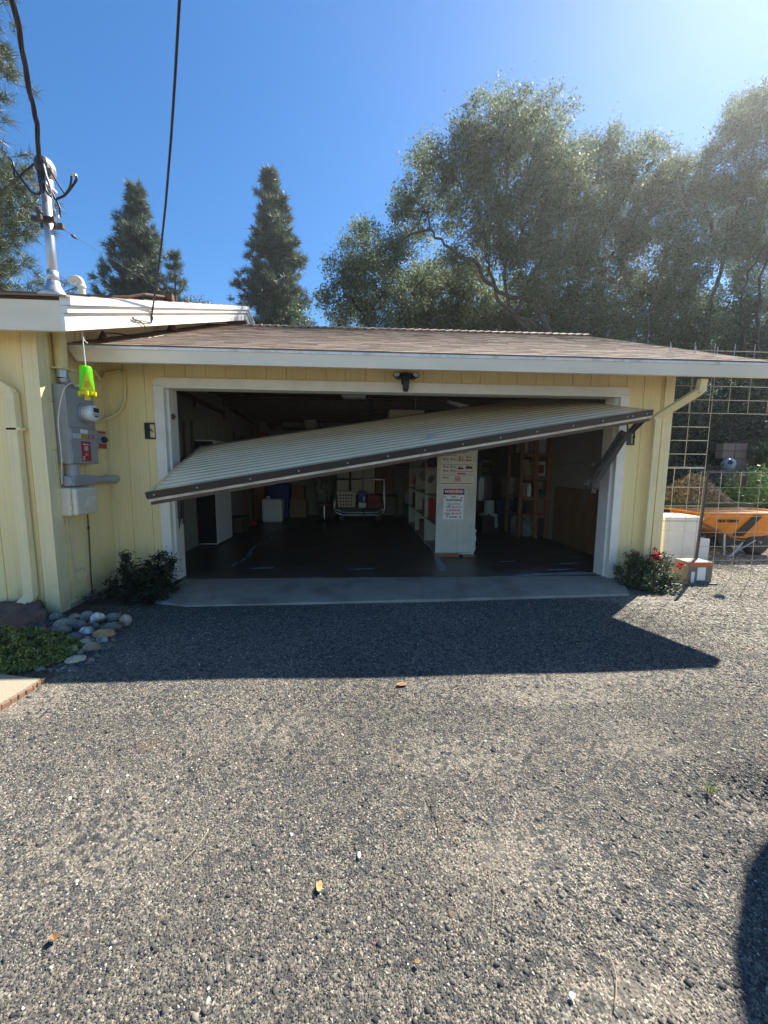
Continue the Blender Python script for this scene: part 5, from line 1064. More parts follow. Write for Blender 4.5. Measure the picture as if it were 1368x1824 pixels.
def bush(name, label, blobs, leaf, pal, wts, sprigs, per, sig, cat='shrub', asp=.45, stems=True, bias=None, group=None, m_=None):
    x, y, z, r = blobs[0]; t = thing(name, (x, y, float(gz(x, y))), label, cat, group)
    P_, tips = crown_points(blobs, sprigs, per, sig)
    P_ = P_[P_[:, 2] > gz(P_[:, 0], P_[:, 1])]
    V_, F_, c_ = leaf_quads(P_, leaf, asp, pal, wts, bias)
    npmesh('foliage', V_, F_, m_ or bushm, t, c_)
    if stems:
        g = MB()
        for c, tp in tips:
            b0 = Vector((x+(c[0]-x)*.4, y+(c[1]-y)*.4, float(gz(x, y))-.02))
            for q in tp[rng.choice(len(tp), min(len(tp), 14), replace=False)]:
                q = Vector(q); g.tube([b0, b0.lerp(q, .55)+Vector((rd_t.uniform(-.03, .03), rd_t.uniform(-.03, .03), .03)), q], [.006, .004, .002], 4, cap=False)
        g.build('stem', barkm, t)
    return t
hp = [(.03, .045, .018), (.05, .07, .026), (.08, .10, .035)]
for k, (bl, lb_) in enumerate([
        ([(7.9, 5.7, 3.2, .7), (7.95, 5.7, 2.3, .6), (8.0, 6.2, 2.7, .7)], 'dark shrub on the slope just right of the garage corner behind the wire grid'),
        ([(8.9, 5.9, 3.2, .7), (8.8, 5.8, 2.3, .5)], 'dark shrub on the slope behind the middle of the wire grid'),
        ([(9.9, 5.8, 3.2, .7), (10.1, 6.0, 2.6, .7), (10.9, 6.2, 3.0, .8)], 'dark shrub on the slope at the right edge above the tan blocks')]):
    bush('hillside_shrub', lb_, bl, .10, hp, [5, 4, 1.5], 60, 26, .14, group='dark shrubs on the slope')
bush('hillside_shrub', 'dark leafy shrub below the terrace edge behind the heaped brush', [(6.1, 3.55, .95, .42), (6.5, 3.6, .9, .38), (5.9, 3.6, 1.5, .28), (5.5, 3.7, 1.0, .4), (6.9, 3.9, 1.0, .35)], .07, hp, [6, 4, 1], 220, 24, .09, group='dark shrubs on the slope')
bush('bright_shrub', 'bright green sunlit leafy shrub behind the orange wheelbarrow', [(7.25, 3.05, .80, .40), (7.7, 3.15, .92, .42), (8.1, 3.2, .85, .4), (7.4, 3.3, .55, .35), (6.95, 3.1, .55, .25)], .075, [(.14, .22, .05), (.21, .31, .07), (.30, .40, .11)], [3, 4, 2], 260, 24, .07, asp=.6)
# arching grass clump
def blades(name, label, cx, cy, z0, n, ln, wd, pal, parent=None, lean=.8):
    Vs = []; Fs = []; cs = []
    for i in range(n):
        a = rng.uniform(0, 6.283); l = ln*rng.uniform(.6, 1.2); bx, by = cx+rng.normal()*ln*.12, cy+rng.normal()*ln*.12
        ld = lean*rng.uniform(.3, 1); px_, py_ = -math.sin(a)*wd/2, math.cos(a)*wd/2; col = np.array(pal[rng.integers(len(pal))])*rng.uniform(.7, 1.3); b = len(Vs)
        for j in range(5):
            t = j/4; r_ = ld*l*t**1.8; h = l*(t-.35*ld*t**2.5); ww = (1-t)*.9+.1
            Vs += [(bx+math.cos(a)*r_+px_*ww, by+math.sin(a)*r_+py_*ww, z0+h), (bx+math.cos(a)*r_-px_*ww, by+math.sin(a)*r_-py_*ww, z0+h)]; cs += [col, col]
        for j in range(4): Fs.append((b+2*j, b+2*j+1, b+2*j+3, b+2*j+2))
    o = npmesh(name, np.array(Vs), np.array(Fs), bushm, None, np.array(cs)); return tag(o, label, 'plant')
blades('grass_clump', 'arching green grass clump right of the stacked tan blocks', 9.5, 4.75, 1.22, 420, .85, .022, [(.06, .11, .03), (.10, .17, .04), (.05, .08, .02)])
blades('weed', 'small pale weed sprouting from the crumbled hole in the driveway', 1.03, -2.80, -.085, 34, .05, .004, [(.22, .28, .09), (.35, .36, .15)], lean=1.2)

# pines
PP = [(.06, .09, .05), (.095, .13, .07), (.14, .17, .085), (.22, .23, .11)]
def pine(label, base, top, rad_at, whorl=.42, nb=6, tuft=.28, nw=.018, per=16, tufts=5, zlow=None, bare=.3, r0=.22, droop=.0, seed=1):
    rr = random.Random(seed); x0, y0, z0 = base; t = thing('pine_tree', base, label, 'tree', 'pine trees on the left')
    g = MB(); lean = [(x0+.15*math.sin(k*.9+seed)*(k/8), y0, z0-.1+(top-z0+.1)*k/8) for k in range(9)]
    g.tube(lean, [r0*(1-k/8.3) for k in range(9)], 9)
    def axisx(z): q = (z-z0)/(top-z0)*8; i = min(7, max(0, int(q))); f = q-i; return lean[i][0]*(1-f)+lean[i+1][0]*f
    z = zlow if zlow is not None else z0+.3*(top-z0); T_ = []; D_ = []
    while z < top-.15:
        R_ = rad_at((z-z0)/(top-z0))
        for k in range(nb):
            a = rr.uniform(0, 6.283); L_ = R_*rr.uniform(.55, 1.12)+.08; up = rr.uniform(.12, .5)
            p0 = Vector((axisx(z), y0, z)); pts = []
            for q in range(5):
                s = q/4; pts.append(p0+Vector((math.cos(a)*L_*s, math.sin(a)*L_*s, L_*(up*s*s*1.1-droop*s)+rr.uniform(-.04, .04))))
            g.tube(pts, [max(.01, .028*L_/1.5)*(1-.2*q) for q in range(5)], 4, cap=False)
            m = max(2, int(tufts*L_/1.3))
            for q in range(m):
                s = bare+(1-bare)*(q+rr.random()*.6)/m; i = min(3, int(s*4)); f = s*4-i; c = pts[i].lerp(pts[i+1], min(1, f))
                off = Vector((rr.gauss(0, 1), rr.gauss(0, 1), rr.gauss(0, .7)))*tuft*.55*(L_*.5+.3)
                tp = c+off*1.3+Vector((0, 0, tuft*.25)); g.tube([c, tp], .006, 3, cap=False)
                dd = (tp-c)+Vector((math.cos(a), math.sin(a), .5))*.15; dd.normalize(); T_.append(tp); D_.append(dd)
            T_.append(pts[-1]); D_.append((pts[-1]-pts[-2]).normalized())
        z += whorl*rr.uniform(.7, 1.2)
    T_.append(Vector((axisx(top), y0, top-.1))); D_.append(Vector((0, 0, 1)))
    g.build('trunk', pinebark, t)
    T_ = np.repeat(np.array(T_), per, 0); D_ = np.repeat(np.array(D_), per, 0); n = len(T_)
    d = D_*.75+unit(n); d /= np.linalg.norm(d, axis=1, keepdims=True); l = tuft*rng.uniform(.65, 1.1, (n, 1))
    st = T_+rng.normal(size=(n, 3))*tuft*.12 - D_*tuft*rng.uniform(0, .6, (n, 1)); b = np.cross(d, unit(n)); b /= np.linalg.norm(b, axis=1, keepdims=True)+1e-9
    V_ = np.stack([st-b*nw*.5, st+b*nw*.5, st+d*l], 1).reshape(-1, 3)
    pal = np.array(PP); c_ = pal[rng.choice(4, n, p=[.3, .35, .25, .1])]*rng.uniform(.75, 1.3, (n, 1))
    npmesh('crown', V_, np.arange(3*n).reshape(-1, 3), pinem, t, np.repeat(c_, 3, 0)); return t
pine('single tall pine rising above the middle of the roof ridge', (-5.1, 18, 2.0), 16.5, lambda t: 3.2*(1-t)**.76*(.92+.2*math.sin(t*38)), whorl=.34, nb=9, tuft=.36, nw=.032, per=44, zlow=6.5, seed=3, tufts=7)
pine('tall dense pine behind the black cable at the left', (-12.1, 18, 2.0), 15.5, lambda t: 3.2*(1-t)**.76*(.92+.2*math.sin(t*33+1)), whorl=.34, nb=9, tuft=.36, nw=.032, per=44, zlow=6.5, seed=8, tufts=7)
pine('small sparse young pine between the two tall pines', (-10.15, 18, 2.0), 12.3, lambda t: 1.7*(1-t)**.6, whorl=.5, nb=5, tuft=.36, nw=.03, per=34, zlow=8.2, seed=12)
pine('long needled pine with bare curving branches at the left edge', (-10.7, 7, 0.2), 13.5, lambda t: 3.3*(1-t)**.42*(.8+.3*math.sin(t*23)), whorl=.36, nb=8, tuft=.32, nw=.016, per=46, tufts=5, zlow=3.5, bare=.45, seed=21, droop=.12)
bush('leafy_treetop', 'pale green broadleaf treetop peeking over the roof below the small pine', [(-9.4, 18.5, 9.8, .7), (-8.9, 18.5, 9.4, .6), (-10.3, 18.5, 9.3, .6)], .13, [(.10, .15, .04), (.14, .19, .06)], [1, 1], 60, 20, .14, cat='tree', stems=False)
bush('leafy_treetop', 'pale green broadleaf treetop just right of the single tall pine', [(-3.6, 17, 9.0, .5), (-4.3, 17, 8.7, .5), (-3.3, 17, 8.5, .5)], .13, [(.10, .15, .04), (.14, .19, .06)], [1, 1], 60, 20, .14, cat='tree', stems=False)

# planting beds
dk = [(.022, .032, .018), (.035, .05, .024), (.055, .07, .03)]
bush('dark_shrub', 'dark low shrub with narrow whorled leaves left of the garage opening', [(-2.55, -.34, .08, .17), (-2.38, -.38, .10, .15), (-2.68, -.36, .03, .15), (-2.47, -.3, .22, .10), (-2.72, -.28, .20, .07), (-2.35, -.30, .2, .08), (-2.5, -.5, .0, .16), (-2.30, -.45, .0, .13), (-2.72, -.28, .33, .03), (-2.42, -.28, .33, .04), (-2.28, -.32, .3, .04)], .060, dk, [5, 4, 2], 1500, 22, .022, asp=.2)
bush('straggly_weed', 'straggly dry weed at the wall foot between the rocks and the dark shrub', [(-2.85, -.5, .02, .08), (-2.92, -.62, -.01, .07), (-2.78, -.58, -.02, .08)], .03, [(.10, .09, .04), (.06, .07, .03)], [1, 1], 1200, 9, .02, asp=.3)
fb = [(2.52, -.22, .06, .14), (2.62, -.26, .04, .15), (2.75, -.24, .08, .15), (2.88, -.22, .10, .14), (2.66, -.18, .2, .12), (2.84, -.16, .22, .10), (2.58, -.14, .24, .06), (2.95, -.3, .02, .10), (2.74, -.3, -.02, .14), (2.93, -.18, .25, .05)]
rs = bush('flowering_shrub', 'small green shrub with deep red flowers at the right wall corner', fb, .042, [(.06, .085, .035), (.10, .13, .055), (.17, .19, .10)], [4, 4, 2], 1900, 15, .020, asp=.42)
fl_ = [(2.80, -.2, .36), (2.83, -.22, .32), (2.78, -.22, .30), (2.86, -.2, .29), (2.81, -.24, .26), (2.62, -.16, .30), (2.60, -.18, .28), (3.04, -.3, .22), (3.0, -.32, .20), (2.84, -.34, -.05), (2.88, -.22, .24)]
for k, (x, y, z) in enumerate(fl_):
    P_ = np.array([[x, y, z]])+rng.normal(size=(26, 3))*.016; V_, F_, c_ = leaf_quads(P_, .026, .8, [(1, 1, 1)], [1]); npmesh('flower', V_, F_, petalm, rs, c_)
# ground cover in the left bed
n = 16000; t_ = rng.uniform(0, 1, n)**.5; a_ = rng.uniform(0, 6.283, n)
x = -2.90+.56*t_*np.cos(a_); y = -1.50+.32*t_*np.sin(a_)+.10*(x+2.88)*-1
h = .11*np.clip(1-t_**2.5, 0, 1)*(.8+.4*np.sin(x*31)*np.sin(y*37)); z = gz(x, y)+.01+h*rng.uniform(.3, 1.1, n)
V_, F_, c_ = leaf_quads(np.stack([x, y, z], 1), .022, .6, [(.19, .22, .045), (.27, .29, .07), (.36, .35, .11), (.13, .11, .04)], [4, 4, 2, 2], bias=np.array([0, 0, .5])); o = npmesh('ground_cover', V_, F_, bushm, col=c_); kind(o, 'stuff')

# ================================================================ rocks, path
g = MB(); g.add([(-3.62, -1.25, -.06), (-3.15, -1.24, -.06), (-3.0, -1.08, -.05), (-2.99, -.93, -.04), (-3.12, -.72, -.04), (-3.6, -.72, -.04), (-3.55, -1.10, .05), (-3.22, -1.06, .055), (-3.10, -.90, .085), (-3.16, -.80, .075), (-3.5, -.8, .06), (-3.30, -.88, .10)],
      [(0, 1, 7, 6), (1, 2, 8, 7), (2, 3, 8), (3, 4, 9, 8), (4, 5, 10, 9), (5, 0, 6, 10), (6, 7, 11), (7, 8, 11), (8, 9, 11), (9, 10, 11), (10, 6, 11)])
o = g.build('slab_rock', boulderm); sb = o.modifiers.new('sub', 'SUBSURF'); sb.subdivision_type = 'SIMPLE'; sb.levels = sb.render_levels = 4
tx = bpy.data.textures.new('rock', 'CLOUDS'); tx.noise_scale = .09; tx.noise_depth = 4; dm = o.modifiers.new('disp', 'DISPLACE'); dm.texture = tx; dm.strength = .075; dm.mid_level = .5
tag(o, 'large flat brown slab rock behind the green ground cover', 'rock')
RC = {'gb': (.30, .28, .24), 'gg': (.20, .21, .19), 'tl': (.30, .27, .24), 'lv': (.22, .20, .21), 'bs': (.11, .115, .135), 'gr': (.17, .155, .145), 'tn': (.27, .22, .16), 'bg': (.18, .175, .18), 'mw': (.34, .33, .32), 'wb': (.45, .43, .38), 'be': (.36, .30, .25), 'or': (.40, .26, .13), 'lb': (.27, .29, .30), 'cr': (.42, .36, .27), 'ol': (.20, .18, .09), 'lf': (.40, .37, .31)}
RL = {'gb': 'flat grey beige river stone, second row beside the slab rock', 'tl': 'small tan stone at the wall corner', 'lv': 'lavender grey stone standing behind the slate blue ones', 'mw': 'mottled pale blue and white stone in the middle of the pile', 'wb': 'white stone with a rusty brown patch', 'be': 'upright round beige stone, rightmost of the pile', 'or': 'flat orange tan river stone', 'lb': 'small light blue stone right below the orange tan one', 'cr': 'cream stone with a dark crack in the lower middle', 'ol': 'olive stone at the edge of the ground cover', 'lf': 'pale flat stone lowest in the pile at the driveway edge', 'bg': 'blue grey stone beside the green ground cover'}
seq = {'gg': ['rough grey green stone at the foot of the corner board', 'flat grey green stone in the top row between the white and the beige stones'], 'bs': ['slate blue stone in the third row of the pile', 'long slate blue stone below the mottled one'], 'gr': ['small grey stone beside the slab rock tip', 'broad grey stone left of the slate blue stones', 'broad grey stone above the orange tan one', 'small grey stone between the olive and the pale flat stones'], 'tn': ['small tan stone where slab rock and ground cover meet', 'tan grey stone at the upper edge of the ground cover', 'large tan stone with brown veins near the driveway']}
ROCKS = [(-2.76, -1.08, 0.178, 0.064, 'gb'), (-2.93, -0.94, 0.133, 0.062, 'gg'), (-2.79, -0.93, 0.107, 0.044, 'tl'), (-2.65, -0.99, 0.105, 0.096, 'lv'), (-2.59, -1.17, 0.116, 0.091, 'bs'), (-2.78, -1.18, 0.082, 0.049, 'gr'), (-2.67, -1.25, 0.145, 0.08, 'gr'), (-2.85, -1.19, 0.09, 0.041, 'tn'), (-2.72, -1.3, 0.071, 0.039, 'tn'), (-2.57, -1.37, 0.108, 0.054, 'bg'), (-2.5, -1.35, 0.117, 0.07, 'bs'), (-2.49, -1.24, 0.113, 0.073, 'mw'), (-2.53, -1.05, 0.121, 0.103, 'wb'), (-2.46, -0.97, 0.124, 0.066, 'gg'), (-2.36, -1.14, 0.143, 0.071, 'gr'), (-2.31, -1.05, 0.099, 0.095, 'be'), (-2.35, -1.27, 0.157, 0.068, 'or'), (-2.3, -1.36, 0.09, 0.051, 'lb'), (-2.41, -1.38, 0.1, 0.035, 'cr'), (-2.29, -1.48, 0.134, 0.071, 'tn'), (-2.39, -1.51, 0.081, 0.066, 'ol'), (-2.33, -1.54, 0.058, 0.033, 'gr'), (-2.29, -1.64, 0.126, 0.053, 'lf')]
for k, (x, y, w_, h_, c) in enumerate(ROCKS):
    g = MB(); z0 = float(gz(x, y)); hh = h_*.62; g.color(*[min(1, q*k_) for q, k_ in zip(RC[c], (1.2, 1.12, .92))])
    g.blob((x, y, z0+hh*.55), (w_*rd_t.uniform(.50, .56), w_*rd_t.uniform(.36, .44), hh*rd_t.uniform(.8, 1.0)), 9, 6, .13, rz=rd_t.uniform(-.3, .3), seed=k)
    rr = random.Random(k)
    if c in ('wb', 'mw'):
        g.c = [((.20, .08, .04, 1) if (c == 'wb' and p[2] < z0+hh*.7 and p[0] > x-.02) else ((.75, .76, .78, 1) if rr.random() < .4 else q)) for p, q in zip(g.v, g.c)]
    o = g.build('river_stone', stonem, smooth=True); sb = o.modifiers.new('sub', 'SUBSURF'); sb.levels = sb.render_levels = 2
    dm = o.modifiers.new('disp', 'DISPLACE'); dm.texture = tx; dm.strength = .042; dm.mid_level = .5; dm.texture_coords = 'OBJECT' if False else 'LOCAL'
    tag(o, RL[c] if c in RL else seq[c].pop(0), 'stone', 'river stones at the house corner')
bl_ = chips(1800, (-3.1, -2.2), (-1.75, -.85), .015, .06, [(.2, .18, .15), (.12, .115, .11), (.3, .26, .2), (.09, .09, .10)], [3, 3, 1, 2], lambda x, y: (np.abs((x+2.6)*.9+(y+1.2)*.75) < .28)*(x+.5*y < -2.9), lift=.2)
kind(npmesh('bed_pebbles', *bl_[:2], chipm, col=bl_[2]), 'stuff')
g = MB(); g.prism([(x, y, -.045) for x, y in [(-5.5, -1.80), (-2.62, -1.80), (-2.325, -1.865), (-2.35, -2.22), (-2.9, -3.6), (-5.5, -3.6)]], (0, 0, -.1)); kind(g.build('path', pathm), 'structure')
rb = random.Random(6); bx = thing('brick_edging', (-2.33, -2.0, -.07), 'weathered orange brick edging along the pale path at the left', 'edging')
pe = [(-2.315, -1.85), (-2.305, -1.95), (-2.32, -2.08), (-2.335, -2.22), (-2.45, -2.5), (-2.65, -3.0)]
for (a, b), (c, d) in zip(pe[:-1], pe[1:]):
    g = MB(); m = 3
    for k in range(m):
        t0, t1 = k/m, (k+.97)/m; g.bar((a+(c-a)*t0+rb.uniform(-.008, .008), b+(d-b)*t0, -.062), (a+(c-a)*t1, b+(d-b)*t1, -.060), rb.uniform(.006, .013), .034)
    g.build('brick', brickm, bx, bevel=.006)

# litter
stickm = mat('dry_stem', (.34, .28, .17), .8, .3, 60)
def stick(p, q, r, m_, nm, lb_, c_='twig'):
    a, b = Vector(p), Vector(q); mid = a.lerp(b, .5)+Vector((.012, .0, .003)); g = MB(); g.tube(curve([a, mid, b], 5), r, 5); tag(g.build(nm, m_, smooth=True), lb_, c_)
def gp(x, y, h=.008): return (x, y, float(gz(x, y))+h)
stick(gp(-.134, -2.77, .02), gp(-.118, -2.925, .014), .0018, darkwood, 'twig', 'thin dry twig lying in the middle of the driveway')
stick(gp(-1.01, -3.0), gp(-.955, -2.875, .012), .0014, stickm, 'twig', 'pale dry stem on the left part of the driveway')
stick(gp(.27, -3.30, .01), gp(.215, -3.40, .01), .0013, stickm, 'twig', 'curved yellow grass stem near the lower right of the driveway')
stick(gp(.02, -3.05, .01), gp(-.03, -3.22, .01), .0009, stickm, 'twig', 'very thin straw below the middle twig')
stick(gp(-1.55, -1.45, .01), gp(-1.70, -1.52, .012), .0014, stickm, 'twig', 'thin pale stem lying in the shade near the river stones')
def scrap(x, y, sx, sy, a, m_, nm, lb_, cat, curl=.4):
    g = MB(); ca_, sa_ = math.cos(a), math.sin(a); z = float(gz(x, y))+.012; r = random.Random(int(x*1000))
    pts = [(-1, -.6), (-.4, -1), (.5, -.8), (1, -.1), (.6, .8), (-.3, 1), (-.9, .5)]
    vs = [(x+(u*ca_-v*sa_)*sx*r.uniform(.8, 1.1), y+(u*sa_+v*ca_)*sy, z+curl*.01*(u*u+r.uniform(-.3, .3))) for u, v in pts]; g.prism(vs, (0, 0, -.0016)); tag(g.build(nm, m_), lb_, cat)
leafo = mat('dry_orange_leaf', (.28, .13, .05), .7, .3, 40); leafy = mat('yellow_dry_leaf', (.42, .29, .10), .7, .3, 40)
scrap(-.41, -2.995, 0.0062, 0.0112, .2, whitep, 'paper_scrap', 'small white paper scrap in the middle of the driveway', 'scrap', 0)
scrap(.124, -3.372, 0.0087, 0.0062, .5, whitep, 'paper_scrap', 'small bright white scrap near the lower right of the driveway', 'scrap', 0)
scrap(-.535, -3.085, 0.0112, 0.0161, .4, leafy, 'dry_leaf', 'yellow dry leaf lying in the middle left of the driveway', 'leaf')
scrap(-1.255, -3.18, 0.0161, 0.0081, .5, leafo, 'dry_leaf', 'orange brown curled dry leaf at the lower left', 'leaf', 1.2)
scrap(-.255, -3.285, 0.0074, 0.0050, 1.2, leafy, 'dry_leaf', 'tan leaf fragment at the bottom centre', 'leaf')
scrap(-.16, -1.98, 0.0372, 0.0186, .1, leafo, 'dry_leaf', 'brownish leaf fragment at the edge of the eave shadow', 'leaf')

# ================================================================ right side yard
def grid(g, x0, x1, z0, z1, xs, zs, y, r=.0032, lean=0.0):
    for x in xs: g.tube([(x, y, z0), (x+lean, y, z1)], r, 5)
    for z in zs: g.tube([(x0, y+.005, z), (x1, y+.005, z)], r, 5)
tr = thing('wire_trellis', (3.8, .15, 1.2), 'tall galvanised wire panel trellis hanging beside the garage corner', 'wire trellis')
g = MB(); grid(g, 3.07, 3.62, 1.262, 2.62, [3.07, 3.36, 3.62], [1.262, 1.415, 1.57, 1.725], .15); g.build('narrow_panel', wirem, tr, smooth=True)
g = MB(); grid(g, 3.05, 5.7, 1.885, 2.66, [3.07, 3.36, 3.60, 3.84, 4.08, 4.32, 4.56, 4.8, 5.04, 5.28, 5.52, 5.7], [1.885, 2.035, 2.19, 2.36, 2.50, 2.58], .165); g.build('wide_panel', wirem, tr, smooth=True)
fe = thing('wire_fence', (4, .12, -.05), 'low welded wire fence with a dark steel post running right from the garage corner', 'wire fence')
g = MB(); grid(g, 3.02, 3.60, .10, 1.255, [3.05, 3.22, 3.41, 3.59], [1.25, 1.03, .81, .52, .20], .12, .003); g.build('short_panel', wirem, fe, smooth=True)
g = MB(); grid(g, 3.53, 6.6, -.06, 1.21, [3.55]+[3.80+k*.245 for k in range(12)], [1.21, 1.03, .85, .69, .50, .33, .16, .08, -.02], .10, .003, -.02); g.build('long_panel', wirem, fe, smooth=True)
g = MB(); g.bar((3.53, .06, -.12), (3.585, .07, 1.22), .028, .012); g.bar((3.53, .072, -.12), (3.585, .082, 1.22), .008, .02); lab(g.build('post', iron, fe), 'rusty steel fence post')
simple('hanging_pot', 'small black plastic pot hooked on the top wire of the fence', 'pot', lambda g: (g.lathe([(.035, 1.06), (.045, 1.17), (.05, 1.175)], c=(4.10, .14, 0), n=14), g.tube([(4.10, .12, 1.175), (4.11, .11, 1.22), (4.10, .10, 1.235)], .006, 5)), black)
# white tubs
tubm = mat('white_enamel', (.74, .73, .69), .45, .08, 5, dark=(.62, .60, .52), big=3)
wt1 = thing('white_tub', (3.98, .95, 0), 'tall white plastic tub with rimmed lid against the garage side wall', 'tub')
g = MB(); g.prism([(3.74, .80, -.06), (4.20, .80, -.06), (4.23, .78, .54), (3.71, .78, .54)], (0, .42, 0)); g.build('body', tubm, wt1, bevel=.012)
g = MB(); g.box(3.69, 4.25, .76, 1.22, .545, .60); g.build('lid', tubm, wt1, bevel=.01)
simple('white_tub', 'shorter white block tub just right of the tall rimmed one', 'tub', lambda g: g.box(4.26, 4.45, .84, 1.16, -.06, .28), tubm, bevel=.012)
simple('plank_offcut', 'pale plank leaning on the wall behind the red flowers', 'plank', lambda g: g.bar((3.10, .06, .0), (3.04, .10, .38), .05, .02), whitep)
pb = thing('picture_box', (3.6, .3, -.06), 'small printed cardboard product box with an orange top band by the fence post', 'box')
zb = -.07
g = MB(); g.box(3.31, 3.60, -.10, .10, zb, .19); g.build('body', mat('printed_carton', (.16, .15, .12), .6, .2, 12), pb, bevel=.003)
g = MB(); g.box(3.315, 3.59, -.103, -.1008, .14, .188); g.build('orange_band', mat('carton_orange', (.55, .13, .03), .5, .1), pb)
g = MB(); g.box(3.42, 3.52, -.1025, -.1005, -.02, .13); g.box(3.35, 3.39, -.1025, -.1005, -.06, .08); g.build('white_panel', whitep, pb)
g = MB(); g.box(3.601, 3.603, -.09, .09, -.03, .18); g.build('side_panel', cardb, pb)
g = MB(); g.tube(curve([(3.0, -.14, -.05), (3.2, -.18, -.045), (3.45, -.16, -.045), (3.6, -.18, -.045)]), .010, 7); tag(g.build('garden_hose', greenp, smooth=True), 'short grey green hose end lying under the printed box', 'hose')
# cart with brush heap
gc = thing('garden_cart', (5.4, 2.3, 0), 'dark green garden cart with sloping sides behind the white tubs', 'garden cart')
g = MB(); A_ = [(5.0, 2.0, .12), (5.95, 2.0, .12), (5.95, 2.8, .12), (5.0, 2.8, .12)]; B_ = [(4.80, 1.85, .68), (6.15, 1.85, .68), (6.15, 2.95, .68), (4.80, 2.95, .68)]
Bi = [(4.84, 1.89, .675), (6.11, 1.89, .675), (6.11, 2.91, .675), (4.84, 2.91, .675)]; Ai = [(5.04, 2.04, .16), (5.91, 2.04, .16), (5.91, 2.76, .16), (5.04, 2.76, .16)]
g.add(A_+B_+Bi+Ai, [(0, 3, 2, 1)]+[(i, (i+1) % 4, (i+1) % 4+4, i+4) for i in range(4)]+[(i+4, (i+1) % 4+4, (i+1) % 4+8, i+8) for i in range(4)]+[(i+8, (i+1) % 4+8, (i+1) % 4+12, i+12) for i in range(4)]+[(12, 13, 14, 15)])
g.build('tray', greenp, gc)
for x_ in (5.2, 5.75):
    g = MB(); g.lathe([(.15, 0), (.17, .02), (.17, .06), (.15, .08)], c=(x_, 1.9, .10), axis='y', n=18); g.build('wheel', black, gc)
g = MB(); g.tube([(4.9, 2.0, .5), (4.6, 1.9, .60), (4.45, 1.85, .58)], .018, 8); g.build('handle', rust, gc)
n = 9000; a_ = rng.uniform(0, 6.283, n); t_ = rng.uniform(0, 1, n)**.6
x = 5.55+.62*t_*np.cos(a_)+.0; y = 2.4+.45*t_*np.sin(a_); z = .66+.50*np.clip(1-t_**1.6, 0, 1)*rng.uniform(.55, 1.05, n)*(1-.35*sstep(5.5, 6.2, x))-.02
V_, F_, c_ = leaf_quads(np.stack([x, y, z], 1), .15, .09, [(.46, .35, .21), (.31, .22, .13), (.60, .49, .31), (.12, .08, .045)], [4, 3, 3, 2], bias=np.array([0, 0, -.1]))
o = npmesh('brush_heap', V_, F_, strawm, col=c_, loc=(5.5, 2.4, .66)); tag(o, 'heap of dry brown straw and brush piled on the green cart', 'brush heap')
x = rng.uniform(6.0, 6.7, 2200); y = rng.uniform(2.2, 2.8, 2200); z = gz(x, y)+.35*rng.uniform(.2, 1, 2200)*np.clip(1-((x-6.3)/.4)**2, 0, 1)+.35*0
V_, F_, c_ = leaf_quads(np.stack([x, y, z+.02+.42*0], 1), .14, .09, [(.46, .35, .21), (.31, .22, .13), (.60, .49, .31)], [4, 3, 3])
o = npmesh('brush_heap', V_, F_, strawm, col=c_); tag(o, 'lower heap of straw spilling to the ground right of the green cart', 'brush heap')
# wheelbarrow: tray, dark stripe, legs, handles, wheel to the right
wb = thing('wheelbarrow', (5.3, 1.3, -.06), 'orange wheelbarrow with a black diagonal stripe seen side on through the fence', 'wheelbarrow')
xa, xb = 4.55, 6.05
out = [(4.60, .60), (4.62, .50), (4.70, .38), (4.95, .29), (5.25, .22), (5.45, .20), (5.75, .26), (5.95, .42), (6.02, .60)]
def sec(y, sh): return [(x if 0 < i < 8 else x, y, z) for i, (x, z) in enumerate([(5.3+(x-5.3)*sh, z) for x, z in out])]
g = MB(); f_ = sec(1.12, 1.0); b2 = sec(1.78, 1.0); bm1 = [(x, 1.12+.14*max(0, (.60-z)/.40), z) for x, _, z in f_]; bm2 = [(x, 1.78-.14*max(0, (.60-z)/.40), z) for x, _, z in f_]
nn = len(out); inn1 = [(5.3+(x-5.3)*.965, y+.02, z+.014) for x, y, z in bm1]; inn2 = [(5.3+(x-5.3)*.965, y-.02, z+.014) for x, y, z in bm2]
g.add(bm1+bm2, [tuple(range(nn))]+[tuple(range(2*nn-1, nn-1, -1))]+[(i, i+nn, i+nn+1, i+1) for i in range(nn-1)])
tray = g.build('tray', orangep, wb, bevel=.006)
g = MB(); 
for p, q in (((4.55, 1.10, .605), (6.08, 1.10, .605)), ((4.55, 1.80, .605), (6.08, 1.80, .605)), ((4.55, 1.08, .605), (4.55, 1.82, .605)), ((6.08, 1.08, .605), (6.08, 1.82, .605))): g.bar(p, q, .045, .022)
g.build('rim', orangep, tray, bevel=.006)
g = MB(); g.box(4.62, 6.0, 1.16, 1.74, .585, .592); g.build('tray_inside', mat('dusty_tray_inside', (.45, .25, .10), .7, .3, 12), tray)
g = MB(); g.prism([(5.36, 1.118, .572), (5.50, 1.118, .572), (5.33, 1.224, .245), (5.17, 1.224, .255)], (0, -.004, 0)); lab(g.build('stripe', black, tray), 'black diagonal stripe')
text('TRUE TEMPER', .058, blackink, tray, (4.99, 1.148, .485), (1, 0, 0), (0, -.32, .94), bold=.0025, xs=.95)
for y_ in (1.14, 1.76):
    g = MB(); g.tube([(4.15, y_, .60), (4.62, y_, .44), (5.2, y_+(.06 if y_ < 1.4 else -.06), .20), (5.75, 1.38 if y_ < 1.4 else 1.52, .12)], .018, 8); g.build('handle', woodm, wb)
    g = MB(); g.tube([(4.95, y_, .30), (4.98, y_, -.03), (5.08, y_, -.05), (5.25, y_, .17)], .014, 7); g.tube([(5.05, y_, -.04), (5.45, y_, .20)], .010, 6); g.build('leg', steel, wb)
